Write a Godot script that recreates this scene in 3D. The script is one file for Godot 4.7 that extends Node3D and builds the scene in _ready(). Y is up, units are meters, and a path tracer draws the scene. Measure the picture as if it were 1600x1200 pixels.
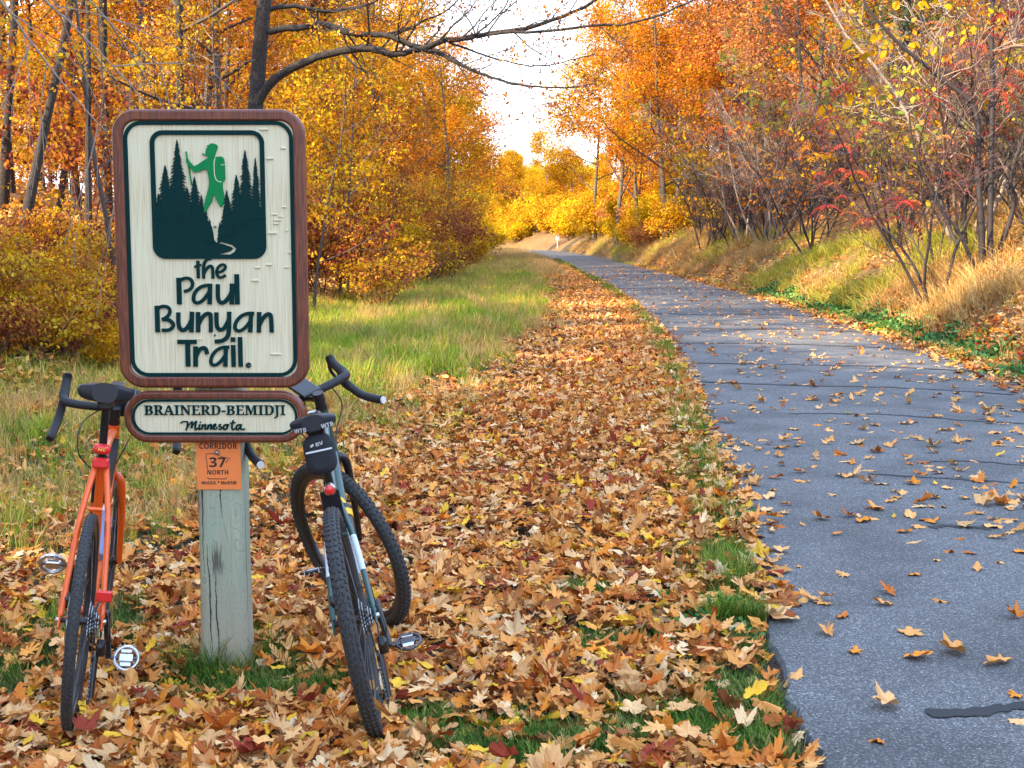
extends Node3D

var rng := RandomNumberGenerator.new()
var noise := FastNoiseLite.new()
var used := {}
var M := {}

# ---------------------------------------------------------------- scene order
func _ready():
	rng.seed = 4711
	noise.seed = 9
	noise.frequency = 1.0
	var cam := Camera3D.new()
	cam.name = "camera"
	cam.position = Vector3(0, 1.55, 0)
	cam.rotation_degrees = Vector3(-6.56, 0, 0)
	cam.fov = 33.4
	cam.near = 0.05
	cam.far = 1500.0
	add_child(cam)
	cam.current = true
	var env := Environment.new()
	env.background_mode = Environment.BG_SKY
	var sky := Sky.new()
	var sm := ProceduralSkyMaterial.new()
	sm.sky_top_color = Color(0.72, 0.83, 0.98)
	sm.sky_horizon_color = Color(0.97, 0.99, 1.0)
	sm.sky_curve = 0.18
	sm.ground_bottom_color = Color(0.35, 0.27, 0.18)
	sm.ground_horizon_color = Color(0.75, 0.7, 0.62)
	sm.sky_energy_multiplier = 1.0
	sky.sky_material = sm
	env.sky = sky
	env.background_energy_multiplier = 1.08
	env.tonemap_mode = Environment.TONE_MAPPER_LINEAR
	env.tonemap_exposure = 3.55
	env.sdfgi_enabled = true
	env.ssao_enabled = true
	env.ssil_enabled = true
	var we := WorldEnvironment.new()
	we.name = "world_environment"
	we.environment = env
	add_child(we)
	var sun := DirectionalLight3D.new()
	sun.name = "sun"
	sun.light_energy = 1.6
	sun.light_color = Color(1.0, 0.90, 0.74)
	sun.light_angular_distance = 0.5
	sun.shadow_enabled = true
	sun.position = Vector3(-40, 30, 30)
	add_child(sun)
	sun.look_at_from_position(SUN * 60.0, Vector3.ZERO, Vector3.UP)
	make_materials()
	build_ground()
	build_trail()
	build_sign()
	build_bicycles()
	build_woods()
	build_grass()
	build_leaves()
	name_groups()

const SUN := Vector3(-0.74, 0.53, 0.46)

# ---------------------------------------------------------------- mesh helpers
class Buf:
	var v := PackedVector3Array()
	var n := PackedVector3Array()
	var u := PackedVector2Array()
	var c := PackedColorArray()
	var i := PackedInt32Array()
	func mesh() -> ArrayMesh:
		var a := []
		a.resize(Mesh.ARRAY_MAX)
		a[Mesh.ARRAY_VERTEX] = v
		if n.size() == v.size():
			a[Mesh.ARRAY_NORMAL] = n
		if u.size() == v.size():
			a[Mesh.ARRAY_TEX_UV] = u
		if c.size() == v.size():
			a[Mesh.ARRAY_COLOR] = c
		a[Mesh.ARRAY_INDEX] = i
		var m := ArrayMesh.new()
		m.add_surface_from_arrays(Mesh.PRIMITIVE_TRIANGLES, a)
		return m
	func tri(a: int, b: int, d: int):   # counter-clockwise seen from outside
		i.append(a); i.append(d); i.append(b)
	func smooth():
		n = PackedVector3Array()
		n.resize(v.size())
		for k in range(0, i.size(), 3):
			var f := (v[i[k + 2]] - v[i[k]]).cross(v[i[k + 1]] - v[i[k]])
			n[i[k]] += f
			n[i[k + 1]] += f
			n[i[k + 2]] += f
		for k in n.size():
			n[k] = n[k].normalized() if n[k].length_squared() > 1e-20 else Vector3.UP

func numbered(called: String) -> String:
	if not used.has(called):
		used[called] = 0
		return called
	used[called] += 1
	return "%s_%03d" % [called, used[called]]

func thing(called: String, label: String, category: String, at := Vector3.ZERO, group := "") -> Node3D:
	var o := Node3D.new()
	o.name = numbered(called)
	add_child(o, true)
	o.position = at
	tag(o, label, category, group)
	return o

func tag(o: Node, label: String, category: String, group := ""):
	o.set_meta("label", label)
	o.set_meta("category", category)
	if group != "":
		o.set_meta("group", group)

func part(called: String, m: Mesh, material: Material, parent: Node, xf := Transform3D()) -> MeshInstance3D:
	var o := MeshInstance3D.new()
	o.name = called if parent != self else numbered(called)
	o.mesh = m
	o.material_override = material
	o.transform = xf
	parent.add_child(o, true)
	return o

func pivot(called: String, parent: Node, xf := Transform3D()) -> Node3D:
	var o := Node3D.new()
	o.name = called
	o.transform = xf
	parent.add_child(o, true)
	return o

func scatter(called: String, m: Mesh, material: Material, xs: Array, cs: Array, parent: Node) -> MultiMeshInstance3D:
	var mm := MultiMesh.new()
	mm.transform_format = MultiMesh.TRANSFORM_3D
	mm.use_colors = true
	mm.mesh = m
	mm.instance_count = xs.size()
	for k in xs.size():
		mm.set_instance_transform(k, xs[k])
		mm.set_instance_color(k, cs[k])
	var o := MultiMeshInstance3D.new()
	o.name = called if parent != self else numbered(called)
	o.multimesh = mm
	o.material_override = material
	o.set_meta("kind", "stuff")
	parent.add_child(o, true)
	return o

func rnd(a: float, b: float) -> float:
	return rng.randf_range(a, b)

func rvec() -> Vector3:
	return Vector3(rng.randfn(), rng.randfn(), rng.randfn()).normalized()

func pick(a: Array):
	return a[rng.randi() % a.size()]

func lin(r: float, g: float, b: float) -> Color:
	return Color(r, g, b).linear_to_srgb()

func perp(t: Vector3) -> Vector3:
	var q := Vector3.UP if absf(t.y) < 0.9 else Vector3.RIGHT
	return (q - t * q.dot(t)).normalized()

func tube(b: Buf, pts: Array, rad: Array, sides := 6, cap := true, col := Color.WHITE):
	var n := pts.size()
	var t: Vector3 = (pts[1] - pts[0]).normalized()
	var nn := perp(t)
	var first := b.v.size()
	for k in n:
		t = (pts[mini(k + 1, n - 1)] - pts[maxi(k - 1, 0)]).normalized()
		nn = (nn - t * nn.dot(t)).normalized()
		var bb := t.cross(nn)
		for j in sides:
			var d := nn * cos(TAU * j / sides) + bb * sin(TAU * j / sides)
			b.v.append(pts[k] + d * rad[k])
			b.n.append(d)
			b.c.append(col)
	for k in n - 1:
		for j in sides:
			var a := first + k * sides + j
			var d := first + k * sides + (j + 1) % sides
			b.tri(a, d, a + sides)
			b.tri(d, d + sides, a + sides)
	if cap:
		for e in 2:
			var k := 0 if e == 0 else n - 1
			t = (pts[1] - pts[0]).normalized() * -1.0 if e == 0 else (pts[n - 1] - pts[n - 2]).normalized()
			var at := b.v.size()
			for j in sides:
				b.v.append(b.v[first + k * sides + j])
				b.n.append(t)
				b.c.append(col)
			for j in range(1, sides - 1):
				if e == 0:
					b.tri(at, at + j + 1, at + j)
				else:
					b.tri(at, at + j, at + j + 1)

func tubem(pts: Array, r, sides := 8) -> ArrayMesh:
	var b := Buf.new()
	var rr := []
	for k in pts.size():
		rr.append(r[k] if r is Array else r)
	tube(b, pts, rr, sides)
	return b.mesh()

func lathe(b: Buf, prof: Array, segs: int, closed := false):   # round the X axis; prof = Vector2(x, radius)
	var n := prof.size()
	var at := b.v.size()
	for k in n:
		for j in segs:
			var a := TAU * j / segs
			b.v.append(Vector3(prof[k].x, prof[k].y * cos(a), prof[k].y * sin(a)))
	for k in (n if closed else n - 1):
		for j in segs:
			var p := at + k * segs + j
			var q := at + k * segs + (j + 1) % segs
			var p2 := at + ((k + 1) % n) * segs + j
			var q2 := at + ((k + 1) % n) * segs + (j + 1) % segs
			b.tri(p, p2, q)
			b.tri(q, p2, q2)

func lathem(prof: Array, segs: int, closed := false, is_smooth := true) -> ArrayMesh:
	var b := Buf.new()
	lathe(b, prof, segs, closed)
	if is_smooth:
		b.smooth()
	return b.mesh()

func circle_prof(r: float, c: float, n: int, cx := 1.0) -> Array:
	var p := []
	for k in n:
		p.append(Vector2(cos(TAU * k / n) * c * cx, r + sin(TAU * k / n) * c))
	return p

func loft(b: Buf, rings: Array, cap0 := true, cap1 := true):
	var n: int = rings[0].size()
	var at := b.v.size()
	for r in rings:
		for p in r:
			b.v.append(p)
	for k in rings.size() - 1:
		for j in n:
			var p := at + k * n + j
			var q := at + k * n + (j + 1) % n
			b.tri(p, q, p + n)
			b.tri(q, q + n, p + n)
	for e in 2:
		if (e == 0 and not cap0) or (e == 1 and not cap1):
			continue
		var ring: Array = rings[0] if e == 0 else rings[rings.size() - 1]
		var mid := Vector3.ZERO
		var s := b.v.size()
		for p in ring:
			b.v.append(p)
			mid += p
		b.v.append(mid / n)
		for j in n:
			if e == 0:
				b.tri(s + n, s + (j + 1) % n, s + j)
			else:
				b.tri(s + n, s + j, s + (j + 1) % n)

func rr(w: float, h: float, r: float, z: float, seg := 4) -> Array:   # rounded rectangle, counter-clockwise seen from +z
	var p := []
	r = clampf(r, 0.0001, minf(w, h) * 0.4999)
	for q in 4:
		var cx := (w / 2 - r) * (1 if q == 0 or q == 3 else -1)
		var cy := (h / 2 - r) * (1 if q < 2 else -1)
		for k in seg + 1:
			var a := PI / 2 * (q + float(k) / seg)
			p.append(Vector3(cx + r * cos(a), cy + r * sin(a), z))
	return p

func rbox(b: Buf, size: Vector3, bev: float, xf := Transform3D(), seg := 2):   # box with softened edges
	var rings := []
	for s in [[-size.z / 2, bev], [-size.z / 2 + bev, 0.0], [size.z / 2 - bev, 0.0], [size.z / 2, bev]]:
		var ring := []
		for p in rr(size.x - 2 * s[1], size.y - 2 * s[1], bev, s[0], seg):
			ring.append(xf * p)
		rings.append(ring)
	loft(b, rings)

func rboxm(size: Vector3, bev: float, seg := 2) -> ArrayMesh:
	var b := Buf.new()
	rbox(b, size, bev, Transform3D(), seg)
	return b.mesh()

func area2(p: PackedVector2Array) -> float:
	var s := 0.0
	for k in p.size():
		s += p[k].cross(p[(k + 1) % p.size()])
	return s

func extrude(b: Buf, poly: PackedVector2Array, z0: float, z1: float):
	if area2(poly) < 0:
		poly.reverse()
	var idx := Geometry2D.triangulate_polygon(poly)
	var at := b.v.size()
	for p in poly:
		b.v.append(Vector3(p.x, p.y, z1))
	for k in range(0, idx.size(), 3):
		var o := (poly[idx[k + 1]] - poly[idx[k]]).cross(poly[idx[k + 2]] - poly[idx[k]])
		if o > 0:
			b.tri(at + idx[k], at + idx[k + 1], at + idx[k + 2])
		else:
			b.tri(at + idx[k], at + idx[k + 2], at + idx[k + 1])
	for k in poly.size():
		var p := poly[k]
		var q := poly[(k + 1) % poly.size()]
		var s := b.v.size()
		b.v.append(Vector3(p.x, p.y, z0)); b.v.append(Vector3(q.x, q.y, z0)); b.v.append(Vector3(q.x, q.y, z1)); b.v.append(Vector3(p.x, p.y, z1))
		b.tri(s, s + 1, s + 2)
		b.tri(s, s + 2, s + 3)

func spline(p: Array, per := 6) -> Array:   # Catmull-Rom through points, 2D or 3D
	var o := []
	for k in p.size() - 1:
		var a = p[maxi(k - 1, 0)]
		var d = p[mini(k + 2, p.size() - 1)]
		for j in per:
			o.append(p[k].cubic_interpolate(p[k + 1], a, d, float(j) / per))
	o.append(p[p.size() - 1])
	return o

func stroke(b: Buf, pts: Array, width: float, z0: float, z1: float):   # a flat ribbon with thickness
	var l := PackedVector2Array()
	var r := PackedVector2Array()
	for k in pts.size():
		var t: Vector2 = (pts[mini(k + 1, pts.size() - 1)] - pts[maxi(k - 1, 0)]).normalized()
		var nn := Vector2(-t.y, t.x) * width / 2
		l.append(pts[k] + nn)
		r.append(pts[k] - nn)
	for k in pts.size() - 1:
		var s := b.v.size()
		for q in [r[k], r[k + 1], l[k + 1], l[k]]:
			b.v.append(Vector3(q.x, q.y, z1))
		b.tri(s, s + 1, s + 2)
		b.tri(s, s + 2, s + 3)
		for e in [[r[k], r[k + 1]], [l[k + 1], l[k]]]:
			s = b.v.size()
			b.v.append(Vector3(e[0].x, e[0].y, z0)); b.v.append(Vector3(e[1].x, e[1].y, z0)); b.v.append(Vector3(e[1].x, e[1].y, z1)); b.v.append(Vector3(e[0].x, e[0].y, z1))
			b.tri(s, s + 1, s + 2)
			b.tri(s, s + 2, s + 3)
	for e in [[l[0], r[0]], [r[r.size() - 1], l[l.size() - 1]]]:
		var s := b.v.size()
		b.v.append(Vector3(e[0].x, e[0].y, z0)); b.v.append(Vector3(e[1].x, e[1].y, z0)); b.v.append(Vector3(e[1].x, e[1].y, z1)); b.v.append(Vector3(e[0].x, e[0].y, z1))
		b.tri(s, s + 1, s + 2)
		b.tri(s, s + 2, s + 3)

func text_part(called: String, text: String, font: String, bold: bool, height: float, width: float, depth: float, m: Material, parent: Node, xf: Transform3D):   # lettering fitted to a box
	var t := TextMesh.new()
	var f := SystemFont.new()
	f.font_names = PackedStringArray([font])
	f.font_weight = 700 if bold else 400
	t.font = f
	t.text = text
	t.font_size = 64
	t.pixel_size = 0.01
	t.depth = 0.1
	t.curve_step = 1.0
	var box := t.get_aabb()
	var am := ArrayMesh.new()
	var arr := t.get_mesh_arrays()
	var vs: PackedVector3Array = arr[Mesh.ARRAY_VERTEX]
	var lo := Vector3(1e9, 1e9, 1e9)
	var hi := -lo
	for v in vs:
		lo = lo.min(v)
		hi = hi.max(v)
	var mid := (lo + hi) / 2
	var k := Vector3(width / (hi.x - lo.x), height / (hi.y - lo.y), depth / maxf(hi.z - lo.z, 1e-6))
	for j in vs.size():
		vs[j] = (vs[j] - mid) * k
	var na := []
	na.resize(Mesh.ARRAY_MAX)
	na[Mesh.ARRAY_VERTEX] = vs
	na[Mesh.ARRAY_INDEX] = arr[Mesh.ARRAY_INDEX]
	am.add_surface_from_arrays(Mesh.PRIMITIVE_TRIANGLES, na)
	return part(called, am, m, parent, xf)

# ---------------------------------------------------------------- materials
func plain(r: float, g: float, b: float, rough := 0.6, metal := 0.0) -> StandardMaterial3D:
	var m := StandardMaterial3D.new()
	m.albedo_color = lin(r, g, b)
	m.roughness = rough
	m.metallic = metal
	return m

func noise_tex(freq: float, stops: Array, size := 512, octaves := 4, kind := FastNoiseLite.TYPE_SIMPLEX, sd := 1, height := 0) -> NoiseTexture2D:   # stops = [offset, linear colour as array]
	var f := FastNoiseLite.new()
	f.noise_type = kind
	f.frequency = freq
	f.fractal_octaves = octaves
	f.seed = sd
	var t := NoiseTexture2D.new()
	t.width = size
	t.height = size if height == 0 else height
	t.seamless = true
	t.noise = f
	var g := Gradient.new()
	var off := PackedFloat32Array()
	var col := PackedColorArray()
	for s in stops:
		off.append(s[0])
		col.append(lin(s[1][0], s[1][1], s[1][2]))
	g.offsets = off
	g.colors = col
	t.color_ramp = g
	return t

func bump_tex(freq: float, size := 512, octaves := 4, kind := FastNoiseLite.TYPE_SIMPLEX, sd := 3) -> NoiseTexture2D:
	var f := FastNoiseLite.new()
	f.noise_type = kind
	f.frequency = freq
	f.fractal_octaves = octaves
	f.seed = sd
	var t := NoiseTexture2D.new()
	t.width = size
	t.height = size
	t.seamless = true
	t.noise = f
	return t

func surf(tex: Texture2D, scale: Vector3, rough: float, bump: Texture2D = null, depth := 0.0, world := false) -> StandardMaterial3D:
	var m := StandardMaterial3D.new()
	m.albedo_texture = tex
	m.roughness = rough
	m.uv1_triplanar = true
	m.uv1_world_triplanar = world
	m.uv1_scale = scale
	if bump:
		m.heightmap_enabled = true
		m.heightmap_texture = bump
		m.heightmap_scale = depth
	return m

func leafy(back: float) -> StandardMaterial3D:
	var m := StandardMaterial3D.new()
	m.vertex_color_use_as_albedo = true
	m.roughness = 0.75
	m.metallic_specular = 0.22
	m.backlight_enabled = true
	m.backlight = Color(back, back, back)
	return m

func make_materials():
	# sign and post
	M.frame = surf(noise_tex(0.05, [[0.2, [0.085, 0.018, 0.010]], [0.5, [0.135, 0.029, 0.011]], [0.8, [0.20, 0.048, 0.015]]], 512, 4), Vector3(3.5, 0.3, 3.5), 0.45, bump_tex(0.08), 0.02)
	M.frame.clearcoat_enabled = true
	M.frame.clearcoat = 0.12
	M.frame.clearcoat_roughness = 0.35
	M.panel = surf(noise_tex(0.06, [[0.10, [0.54, 0.45, 0.26]], [0.35, [0.66, 0.59, 0.40]], [0.8, [0.69, 0.645, 0.455]]], 512, 3), Vector3(4, 0.10, 4), 0.55, bump_tex(0.1), 0.03)
	M.sign_green = plain(0.0012, 0.026, 0.026, 0.75)
	M.sign_green.metallic_specular = 0.25
	M.hiker = plain(0.007, 0.20, 0.058, 0.7)
	M.hiker.metallic_specular = 0.25
	M.orange_plate = plain(0.87, 0.23, 0.055, 0.5)
	M.ink = plain(0.02, 0.012, 0.01, 0.6)
	M.bolt = plain(0.42, 0.42, 0.40, 0.4, 0.8)
	M.old_bolt = plain(0.20, 0.19, 0.12, 0.6, 0.4)
	M.post = post_material()
	# bicycles
	M.orange = plain(0.80, 0.105, 0.004, 0.3)
	M.orange.clearcoat_enabled = true
	M.orange.clearcoat = 0.6
	M.teal = plain(0.008, 0.055, 0.050, 0.3)
	M.teal.clearcoat_enabled = true
	M.teal.clearcoat = 0.6
	M.white_paint = plain(0.55, 0.62, 0.70, 0.35)
	M.rubber = surf(noise_tex(0.05, [[0.3, [0.018, 0.018, 0.020]], [0.7, [0.045, 0.043, 0.043]]]), Vector3(3, 3, 3), 0.75)
	M.tape = surf(noise_tex(0.3, [[0.3, [0.008, 0.008, 0.011]], [0.7, [0.018, 0.018, 0.022]]]), Vector3(3, 3, 3), 0.65)
	M.black = plain(0.012, 0.012, 0.014, 0.35)
	M.black_cloth = plain(0.012, 0.013, 0.019, 0.85)
	M.saddle = plain(0.014, 0.016, 0.024, 0.42)
	M.steel = plain(0.55, 0.56, 0.58, 0.3, 1.0)
	M.dark_steel = plain(0.10, 0.10, 0.11, 0.4, 0.9)
	M.chrome = plain(0.60, 0.61, 0.64, 0.32, 1.0)
	M.red = plain(0.75, 0.012, 0.012, 0.25)
	M.red.clearcoat_enabled = true
	M.red.clearcoat = 1.0
	M.reflect = plain(0.55, 0.58, 0.62, 0.4)
	M.bottle = plain(0.22, 0.27, 0.48, 0.3)
	M.yellow = plain(0.75, 0.45, 0.01, 0.5)
	M.white_plastic = plain(0.7, 0.68, 0.66, 0.4)
	M.gum = plain(0.20, 0.13, 0.07, 0.7)
	M.print = plain(0.45, 0.45, 0.47, 0.6)
	M.glow_print = plain(0.85, 0.45, 0.05, 0.5)
	# ground and plants
	M.leaf = leafy(0.25)
	M.crown = leafy(0.9)
	M.grass = leafy(0.5)
	M.asphalt = surf(aggregate(), Vector3(0.72, 0.72, 0.72), 0.9, bump_tex(0.14, 512, 2), 0.25, true)
	M.asphalt.detail_enabled = true
	M.asphalt.detail_albedo = noise_tex(0.012, [[0.2, [0.66, 0.66, 0.66]], [0.5, [0.88, 0.88, 0.88]], [0.8, [1, 1, 1]]], 512, 6, FastNoiseLite.TYPE_SIMPLEX, 8)
	M.asphalt.detail_blend_mode = BaseMaterial3D.BLEND_MODE_MUL
	M.asphalt.detail_uv_layer = BaseMaterial3D.DETAIL_UV_2
	M.asphalt.uv2_triplanar = true
	M.asphalt.uv2_world_triplanar = true
	M.asphalt.uv2_scale = Vector3(0.16, 0.16, 0.16)
	M.tar = surf(noise_tex(0.1, [[0.3, [0.008, 0.008, 0.010]], [0.7, [0.020, 0.021, 0.024]]]), Vector3(2, 2, 2), 0.85, null, 0.0, true)
	M.soil = surf(noise_tex(0.09, [[0.25, [0.25, 0.23, 0.20]], [0.5, [0.65, 0.6, 0.55]], [0.75, [1.0, 1.0, 1.0]]], 512, 5), Vector3(0.7, 0.7, 0.7), 0.95, bump_tex(0.08), 2.0, true)
	M.soil.vertex_color_use_as_albedo = true
	M.bark_grey = surf(noise_tex(0.035, [[0.25, [0.035, 0.030, 0.027]], [0.5, [0.10, 0.088, 0.078]], [0.8, [0.20, 0.18, 0.155]]], 512, 5), Vector3(2.6, 0.6, 2.6), 0.9, bump_tex(0.05), 1.2)
	M.bark_dark = surf(noise_tex(0.035, [[0.25, [0.011, 0.009, 0.009]], [0.5, [0.028, 0.022, 0.021]], [0.8, [0.062, 0.052, 0.047]]], 512, 5), Vector3(2.6, 0.6, 2.6), 0.9, bump_tex(0.05), 1.2)
	M.bark_pale = surf(noise_tex(0.03, [[0.25, [0.12, 0.10, 0.085]], [0.55, [0.28, 0.24, 0.20]], [0.8, [0.42, 0.38, 0.33]]], 512, 5), Vector3(2.6, 1.2, 2.6), 0.85, bump_tex(0.05), 0.8)
	M.twig = plain(0.060, 0.046, 0.042, 0.8)
	M.twig_dark = plain(0.026, 0.020, 0.024, 0.75)
	M.twig_pale = plain(0.24, 0.19, 0.155, 0.8)
	M.twig_red = plain(0.11, 0.045, 0.045, 0.8)

func aggregate() -> ImageTexture:   # worn asphalt: stones of many greys set in dark binder
	var r := RandomNumberGenerator.new()
	r.seed = 77
	var n := 1024
	var img := Image.create(n, n, false, Image.FORMAT_RGB8)
	img.fill(lin(0.082, 0.080, 0.082))
	for k in 52000:
		var t := r.randf()
		var c := lin(0.128, 0.126, 0.130)
		if t < 0.30:
			c = lin(0.045, 0.046, 0.052)
		elif t < 0.52:
			c = lin(0.180, 0.178, 0.182)
		elif t < 0.64:
			c = lin(0.24, 0.237, 0.24)
		elif t < 0.69:
			c = lin(0.35, 0.34, 0.33)
		elif t < 0.72:
			c = lin(0.28, 0.20, 0.15)
		var w := r.randi_range(2, 6)
		var h := r.randi_range(2, 6)
		var x := r.randi() % n
		var y := r.randi() % n
		img.fill_rect(Rect2i(x, y, w, maxi(1, h - 2)), c)
		img.fill_rect(Rect2i(x + 1, y - 1, maxi(1, w - 2), h), c)
	return ImageTexture.create_from_image(img)

func post_material() -> StandardMaterial3D:   # weathered pressure-treated timber: grain, checks, two stains; u runs round the post, v down it
	var w := 400
	var h := 720
	var img := Image.create(w, h, false, Image.FORMAT_RGB8)
	var f := FastNoiseLite.new()
	f.seed = 21
	f.frequency = 1.0
	f.fractal_octaves = 3
	for y in h:
		var v := float(y) / h
		for x in w:
			var u := float(x) / w
			var g := f.get_noise_2d(u * 90.0, v * 4.0) * 0.5 + 0.5
			var big := f.get_noise_2d(u * 6.0 + 9.0, v * 3.0) * 0.5 + 0.5
			var ring := f.get_noise_2d(u * 3.2 + 40.0, v * 1.7 + 3.0)
			var arc := absf(fposmod(ring * 9.0 + u * 14.0, 1.0) - 0.5) * 2.0
			var c := Vector3(0.27, 0.31, 0.23).lerp(Vector3(0.45, 0.46, 0.34), g)
			c = c.lerp(Vector3(0.27, 0.40, 0.31), clampf(big * 1.4 - 0.4, 0, 1) * 0.7)
			c = c.lerp(Vector3(0.40, 0.34, 0.25), clampf((v - 0.55) * 2.2 + big - 0.5, 0, 1) * 0.85)
			if arc < 0.16:
				c = c.lerp(Vector3(0.16, 0.17, 0.14), 0.55 * (1.0 - arc / 0.16))
			for q in [[0.492, 0.0, 0.62, 5.0], [0.52, 0.50, 0.95, 7.0], [0.44, 0.3, 0.7, 9.0], [0.565, 0.62, 0.98, 11.0], [0.60, 0.05, 0.4, 13.0], [0.41, 0.68, 1.0, 15.0], [0.23, 0.1, 0.8, 17.0], [0.77, 0.2, 0.9, 19.0]]:
				var cx: float = q[0] + f.get_noise_1d(v * 5.0 + q[3] * 10.0) * 0.012
				if v > q[1] and v < q[2]:
					var wd: float = 0.0035 * sin(PI * (v - q[1]) / (q[2] - q[1])) + 0.0006
					if absf(u - cx) < wd:
						c = Vector3(0.035, 0.03, 0.025)
			var s1 := Vector2((u - 0.57) / 0.035, (v - 0.57) / 0.065).length() + f.get_noise_2d(u * 70.0, v * 9.0) * 0.9
			c = c.lerp(Vector3(0.085, 0.08, 0.065), clampf(1.25 - s1, 0, 0.9))
			var s2 := Vector2((u - 0.44) / 0.03, (v - 0.35) / 0.03).length() + f.get_noise_2d(u * 60.0 + 5.0, v * 20.0) * 0.8
			c = c.lerp(Vector3(0.10, 0.05, 0.035), clampf(1.2 - s2, 0, 0.85))
			var kn := Vector2((u - 0.625) / 0.016, (v - 0.18) / 0.016).length()
			if kn < 1.6:
				c = c.lerp(Vector3(0.11, 0.075, 0.05), clampf(1.6 - kn, 0, 1) * (0.55 + 0.45 * sin(kn * 14.0)))
			img.set_pixel(x, y, lin(c.x, c.y, c.z))
	var m := StandardMaterial3D.new()
	m.albedo_texture = ImageTexture.create_from_image(img)
	m.roughness = 0.88
	return m

# ---------------------------------------------------------------- the lie of the land
const EDGE := [[-60, -1.0], [-30, 0.0], [-10, 0.5], [0, 0.72], [4.12, 0.935], [5.24, 1.055], [7.13, 1.27], [9.34, 1.47], [13.48, 1.87], [19.45, 2.34], [31.2, 2.86], [45, 3.08], [57, 3.10], [75, 3.15], [100, 2.85], [120, 2.25], [132, 1.65], [142, 0.8], [152, -1.0], [165, -5.5], [180, -13.0], [200, -26.0], [260, -70.0], [330, -130.0]]
const WIDE := 3.45

func edge(d: float) -> float:   # x of the trail's left edge at a distance d ahead
	if d <= EDGE[0][0]:
		return EDGE[0][1]
	for k in range(EDGE.size() - 1):
		if d <= EDGE[k + 1][0]:
			var a: float = EDGE[maxi(k - 1, 0)][0]
			var b: float = EDGE[k][0]
			var c: float = EDGE[k + 1][0]
			var e: float = EDGE[mini(k + 2, EDGE.size() - 1)][0]
			var ya: float = EDGE[maxi(k - 1, 0)][1]
			var yb: float = EDGE[k][1]
			var yc: float = EDGE[k + 1][1]
			var ye: float = EDGE[mini(k + 2, EDGE.size() - 1)][1]
			var m0 := (yc - ya) / maxf(c - a, 0.01) * (c - b)
			var m1 := (ye - yb) / maxf(e - b, 0.01) * (c - b)
			var t := (d - b) / (c - b)
			var t2 := t * t
			var t3 := t2 * t
			return (2 * t3 - 3 * t2 + 1) * yb + (t3 - 2 * t2 + t) * m0 + (-2 * t3 + 3 * t2) * yc + (t3 - t2) * m1
	return EDGE[EDGE.size() - 1][1]

func wide(d: float) -> float:
	var s := (edge(d + 2.0) - edge(d - 2.0)) / 4.0
	return WIDE * sqrt(1.0 + s * s)

func land_s(s: float, x: float, z: float, w: float) -> float:   # s = metres right of the trail's left edge
	if s > 0.05 and s < w - 0.05:
		return -0.03
	var far := smoothstep(-150.0, -190.0, z)
	var bumps := noise.get_noise_2d(x * 0.5, z * 0.5) * 0.05 + noise.get_noise_2d(x * 1.7 + 40.0, z * 1.7) * 0.018
	if s >= w - 0.05:
		var d := s - w
		var up := 0.0
		if d > 0.5:
			up = 2.7 * (1.0 - exp(-(d - 0.5) / 2.5)) + clampf(d - 4.0, 0, 26) * 0.2
			up *= 1.0 + noise.get_noise_2d(x * 0.12, z * 0.12) * 0.35
		return up * (1.0 - far * 0.6) + bumps * clampf(d, 0.1, 2.5)
	var dl := -s
	var dip := -0.11 * smoothstep(1.2, 2.9, dl) * (1.0 - smoothstep(4.5, 6.5, dl)) * smoothstep(16.0, 6.0, -z)
	var rise := 0.0
	if dl > 6.2:
		rise = 5.2 * (1.0 - exp(-(dl - 6.2) * 0.36 / 5.2)) * (1.0 - 0.55 * smoothstep(-40.0, -85.0, z)) * (1.0 + noise.get_noise_2d(x * 0.1, z * 0.1) * 0.3)
	return dip + rise + bumps * clampf(dl * 0.6, 0.1, 2.0)

func land(x: float, z: float) -> float:
	var d := -z
	return land_s(x - edge(d), x, z, wide(d))

func top(x: float, d: float) -> float:   # what a leaf comes to lie on: the trail's crown, else the ground
	var w := wide(d)
	var t := (x - edge(d)) / w
	if t > 0.0 and t < 1.0:
		return 0.012 + 0.02 * (1.0 - pow(absf(t * 2.0 - 1.0), 2.0))
	return land(x, -d)

func gp(x: float, z: float) -> Vector3:
	return Vector3(x, land(x, z), z)

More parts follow.
